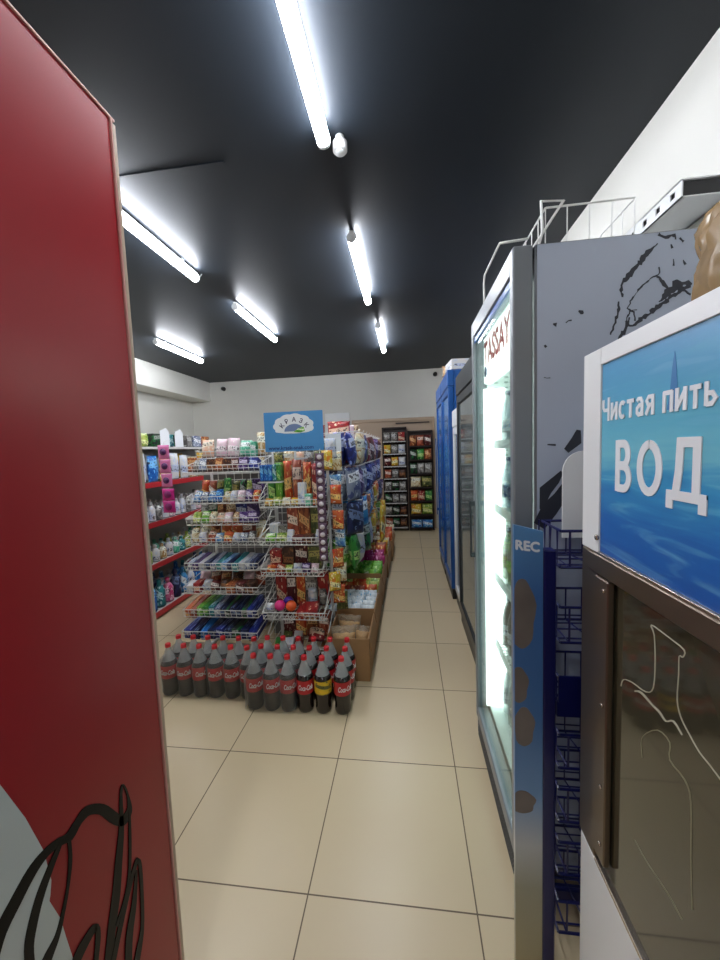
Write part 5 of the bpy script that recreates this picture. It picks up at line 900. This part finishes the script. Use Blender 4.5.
# ---------------------------------------------------------------- gondola with hanging snack bags facing the aisle
GX=-.68
e=empty('snack_gondola',(-.72,3.65,0),'long shelving unit with snack bags hanging on the aisle side','shelving')
obj('back_panel',MB().box(GX-.03,GX,2.57,4.95,.0,1.42),M['peg'],e)
obj('left_back_panel',MB().box(GX-.34,GX-.31,2.57,4.95,.0,1.42),M['peg'],e)
obj('end_panel',MB().box(GX-.31,GX-.03,2.57,2.59,.0,1.42),M['peg'],e)
obj('top_shelf',MB().box(GX-.34,GX+.2,2.57,4.95,1.42,1.44),M['shelf_white'],e)
HZ=(1.24,.985,.73,.475); HT=('top','second','third','lowest')
for z in HZ:
    for k in range(10): y=2.72+k*.235; obj('hook',MB().tube([(GX,y,z+.235),(GX+.34,y,z+.245),(GX+.345,y,z+.26)],.003,5),M['white_wire'],e)
cols=[['purple','royal blue','red','cream','olive green','maroon'],['royal blue','purple','silver blue','navy','terracotta','royal blue'],['navy','maroon','sky blue','purple','brown orange','grey'],['black','white','lime green','navy','yellow','green']]
for t,z in enumerate(HZ):
    for k in range(10):
        for dpt in range(3):
            c=cols[t][rnd.randrange(6)] if not (t==1 and k in(3,4,5)) else 'royal blue'
            if t==2 and k==6:c='yellow'
            if t==2 and k==7:c='orange'
            item('bag',(.20,.075,.25),P[c],(GX+.07+dpt*.108+rnd.uniform(-.012,.014),2.72+k*.235,z-.012+rnd.uniform(-.02,.006)),(rnd.uniform(-.12,.12),rnd.uniform(-.1,.1),PI/2-rnd.uniform(-.05,.6)),'hanging_snack_bag',
              f"{c} snack bag hanging on {HT[t]} hook row, {ORD[k]} hook from near end, {('inner','middle','outer')[dpt]} one",'snack bag',f'snack bags on the {HT[t]} row of hooks')
for k,(c,y,h) in enumerate((('red',2.7,.10),('green',2.85,.09),('terracotta',3.0,.12),('red',3.2,.16),('pink floral',3.45,.14),('tan',3.75,.16),('cream',4.0,.13))):
    item('bag',(.2,.09,h),P[c],(GX+(-.08 if k<3 else .1),y,1.441),(0,0,rnd.uniform(-.5,.5)),'snack_bag',f"{c} packet standing on top of the snack shelving, {ORD[k]} from the near end",'snack bag','packets on top of the snack shelving')
for k in range(2):
    item('bag',(.10,.05,.42),P['yellow'],(-.30,(4.1,4.3)[k],.30+.03*k),(0,.06,1.2),'snack_tube_bag',f"long yellow packet standing upright in the far boxes, {('nearer','farther')[k]} of the two",'packet','long yellow packets')
# goods on top-left behind the left rack
e=empty('back_shelving',(-1.3,3.2,0),'low shelving unit standing behind the left basket rack','shelving')
obj('shelf_back',MB().box(-1.72,-1.04,2.95,2.97,0,1.36),M['peg'],e)
for z in (.05,.45,.85,1.2): obj('shelf',MB().box(-1.72,-1.04,2.65,2.95,z,z+.02),M['shelf_white'],e)
for k,c in enumerate(('brown orange','tan','grey','olive green','white','maroon','black','cream')):
    item('box',(.085,.1,.11),P[c],(-1.66+k*.083,2.75,1.222),(0,0,rnd.uniform(-.1,.1)),'snack_carton',f"{c} carton on the top shelf behind the left basket rack, {ORD[k]} from the left",'carton','cartons on the shelving behind the left rack')
for k,y in enumerate((3.13,3.34)):
    m=MB(); m.prism([(y-.062,1.441),(y+.062,1.441),(y+.062,1.575),(y+.02,1.61),(y-.062,1.58)],lambda a,b,d:(d,a,b),-2.175,-2.169)
    m.box(-2.20,-2.175,y-.06,y+.06,1.441,1.445); thing('white_card',m,M['sticker_white'],f"small white pointed card standing on the red-edged shelving, {('left','right')[k]} one",'card','white cards on the red-edged shelving')

# ---------------------------------------------------------------- red shelving along the left
SXF=-2.10
e=empty('red_shelving',(-2.35,3.9,0),'white shelving with red shelf edges at the left, stocked with household bottles','shelving')
obj('back_panel',MB().box(-2.62,-2.60,2.70,5.1,0,1.44),M['shelf_white'],e)
obj('end_panel',MB().box(-2.60,-2.14,2.70,2.715,0,1.42),M['shelf_red'],e,label='red end panel')
SZ=(.05,.455,.80,1.13)
for z in SZ:
    s=obj('shelf',MB().box(-2.60,SXF,2.716,5.1,z-.02,z),M['shelf_white'],e)
    obj('price_rail',MB().box(SXF,SXF+.012,2.716,5.1,z-.032,z+.012,.001),M['shelf_red'],s,label='red price rail')
obj('top_shelf',MB().box(-2.60,SXF-.06,2.716,5.1,1.42,1.44),M['shelf_white'],e)
TN=('bottom','second','third','upper')
spec={0:[('flask',.09,.26,('bright blue','teal','pink','navy','sky blue','white'),'detergent bottle')],1:[('flask',.075,.16,('yellow green','white','cream','white','mint green','teal'),'cleaner bottle')],
2:[('flask',.07,.19,('white','white','grey','white','pink floral'),'lotion bottle')],3:[('bag',.12,.25,('white','cream','yellow','white'),'detergent packet')]}
for t,z in enumerate(SZ):
    kd,w,h,cs,noun=spec[t][0]
    for dpt in range(2):
        y=2.78;k=0
        while y<4.3 and k<15:
            c=cs[(k+dpt)%len(cs)]
            if t==3 and k==1: c='bright blue'
            item(kd,(w,.06 if kd=='bag' else w,h*(1-.08*((k*7+dpt)%3))),P[c],(SXF-.07-dpt*.14,y,z+.001),(0,0,PI/2 if kd=='bag' else rnd.uniform(-.5,.5)),noun.replace(' ','_'),
               f"{c} {noun}, {TN[t]} red-edged shelf, {('front','back')[dpt]} row, {ORD[k]} from near end",noun.split()[-1],f'{noun}s on the {TN[t]} red-edged shelf')
            y+=w*1.25;k+=1
for k,c in enumerate(('yellow','yellow green','black','teal','black','grey','silver blue','brown orange')):
    item('bag' if k<2 else 'box',(.13,.1,.12),P[c],(-2.28,2.80+k*.16,1.441),(0,0,PI/2+rnd.uniform(-.2,.2)),'top_packet',f"{c} package on top of the red-edged shelving, {ORD[k]} from near end",'package','packages on top of the red-edged shelving')

# ---------------------------------------------------------------- two display racks against the back door wall
def back_rack(x0,x1,zb,zt,rows,label,where,bw,bh):
    e=empty('bag_display_rack',((x0+x1)/2,6.1,0),label,'rack')
    m=MB(); m.box(x0,x0+.018,6.08,6.16,0,zt,.002); m.box(x1-.018,x1,6.08,6.16,0,zt,.002); m.box(x0,x1,6.15,6.16,zb,zt); m.box(x0,x1,6.08,6.16,zt-.02,zt)
    obj('frame',m,M['rack_dark'],e)
    n=len(rows); ph=(zt-zb-.05)/n
    for j,r in enumerate(rows):
        z=zt-.04-(j+1)*ph
        m=MB(); m.box(x0+.018,x1-.018,6.0,6.15,z,z+.006); obj('shelf',m,M['rack_dark'],e)
        m=MB()
        for k in range(7): x=x0+.03+(x1-x0-.06)*k/6; m.tube([(x,5.985,z-.006),(x,6.0,z+.004)],.006,5)
        m.box(x0+.018,x1-.018,5.99,5.996,z-.004,z+.01); obj('price_rail',m,M['shelf_white'] if bw<.12 else M['rack_dark'],e)
        w=(x1-x0-.05)/len(r)
        for k,c in enumerate(r):
            h=bh*ph*(1 if j<n-1 or bw<.12 else .75)
            item('bag',(w*.97,.07,h),P[c],(x0+.025+w*(k+.5),6.045,z+.007),(-.05,0,rnd.uniform(-.1,.1)),'seed_bag',
              f"{c} bag on {where}, {ORD[j]} row, {ORD[k]} from left",'bag',f'bags on {where}')
back_rack(-.395,.005,.05,1.70,[['grey','grey','red'],['yellow','grey','white'],['maroon','yellow','white'],['terracotta','grey','dark brown'],['grey','black','grey'],['black','grey','grey'],['grey','black','dark brown'],['terracotta','black','dark brown']],'tall dark display rack of small bags, left one against the beige doors','the left back display rack',.1,.74)
back_rack(.02,.42,.03,1.63,[['brown orange','terracotta','maroon'],['black','green','brown orange'],['black','grey','grey'],['cream','olive green'],['orange','red','green'],['yellow','yellow green'],['sky blue','sky blue']],'tall dark display rack of larger bags, right one beside the blue coolers','the right back display rack',.14,.80)

# ---------------------------------------------------------------- camera, light, output look
cam_data=bpy.data.cameras.new('camera'); cam=bpy.data.objects.new('camera',cam_data); C.objects.link(cam)
yaw,pitch,roll,F,h=0.1278801433803025,0.0792397917501104,-0.037138913750949624,370.0533841718863,1.6086411089263513
f=Vector((-math.sin(yaw),math.cos(yaw),0)); r=Vector((math.cos(yaw),math.sin(yaw),0)); u=Vector((0,0,1))
f2=f*math.cos(pitch)-u*math.sin(pitch); u2=u*math.cos(pitch)+f*math.sin(pitch)
r3=r*math.cos(roll)+u2*math.sin(roll); u3=u2*math.cos(roll)-r*math.sin(roll)
mm=Matrix.Identity(4)
for i in range(3): mm[i][0]=r3[i]; mm[i][1]=u3[i]; mm[i][2]=-f2[i]
mm[2][3]=h
cam.matrix_world=mm
cam_data.sensor_fit='VERTICAL'; cam_data.sensor_height=36; cam_data.lens=F/960*36; cam_data.clip_start=.02
bpy.context.scene.camera=cam
w=bpy.data.worlds.new('world'); bpy.context.scene.world=w; w.use_nodes=True; w.node_tree.nodes['Background'].inputs[0].default_value=(.8,.85,.9,1); w.node_tree.nodes['Background'].inputs[1].default_value=.3
vs=bpy.context.scene.view_settings; vs.view_transform='Standard'; vs.look='None'; vs.gamma=1; vs.use_curve_mapping=False; vs.exposure=EXPO
bpy.context.scene.cycles.max_bounces=8; bpy.context.scene.cycles.transparent_max_bounces=24
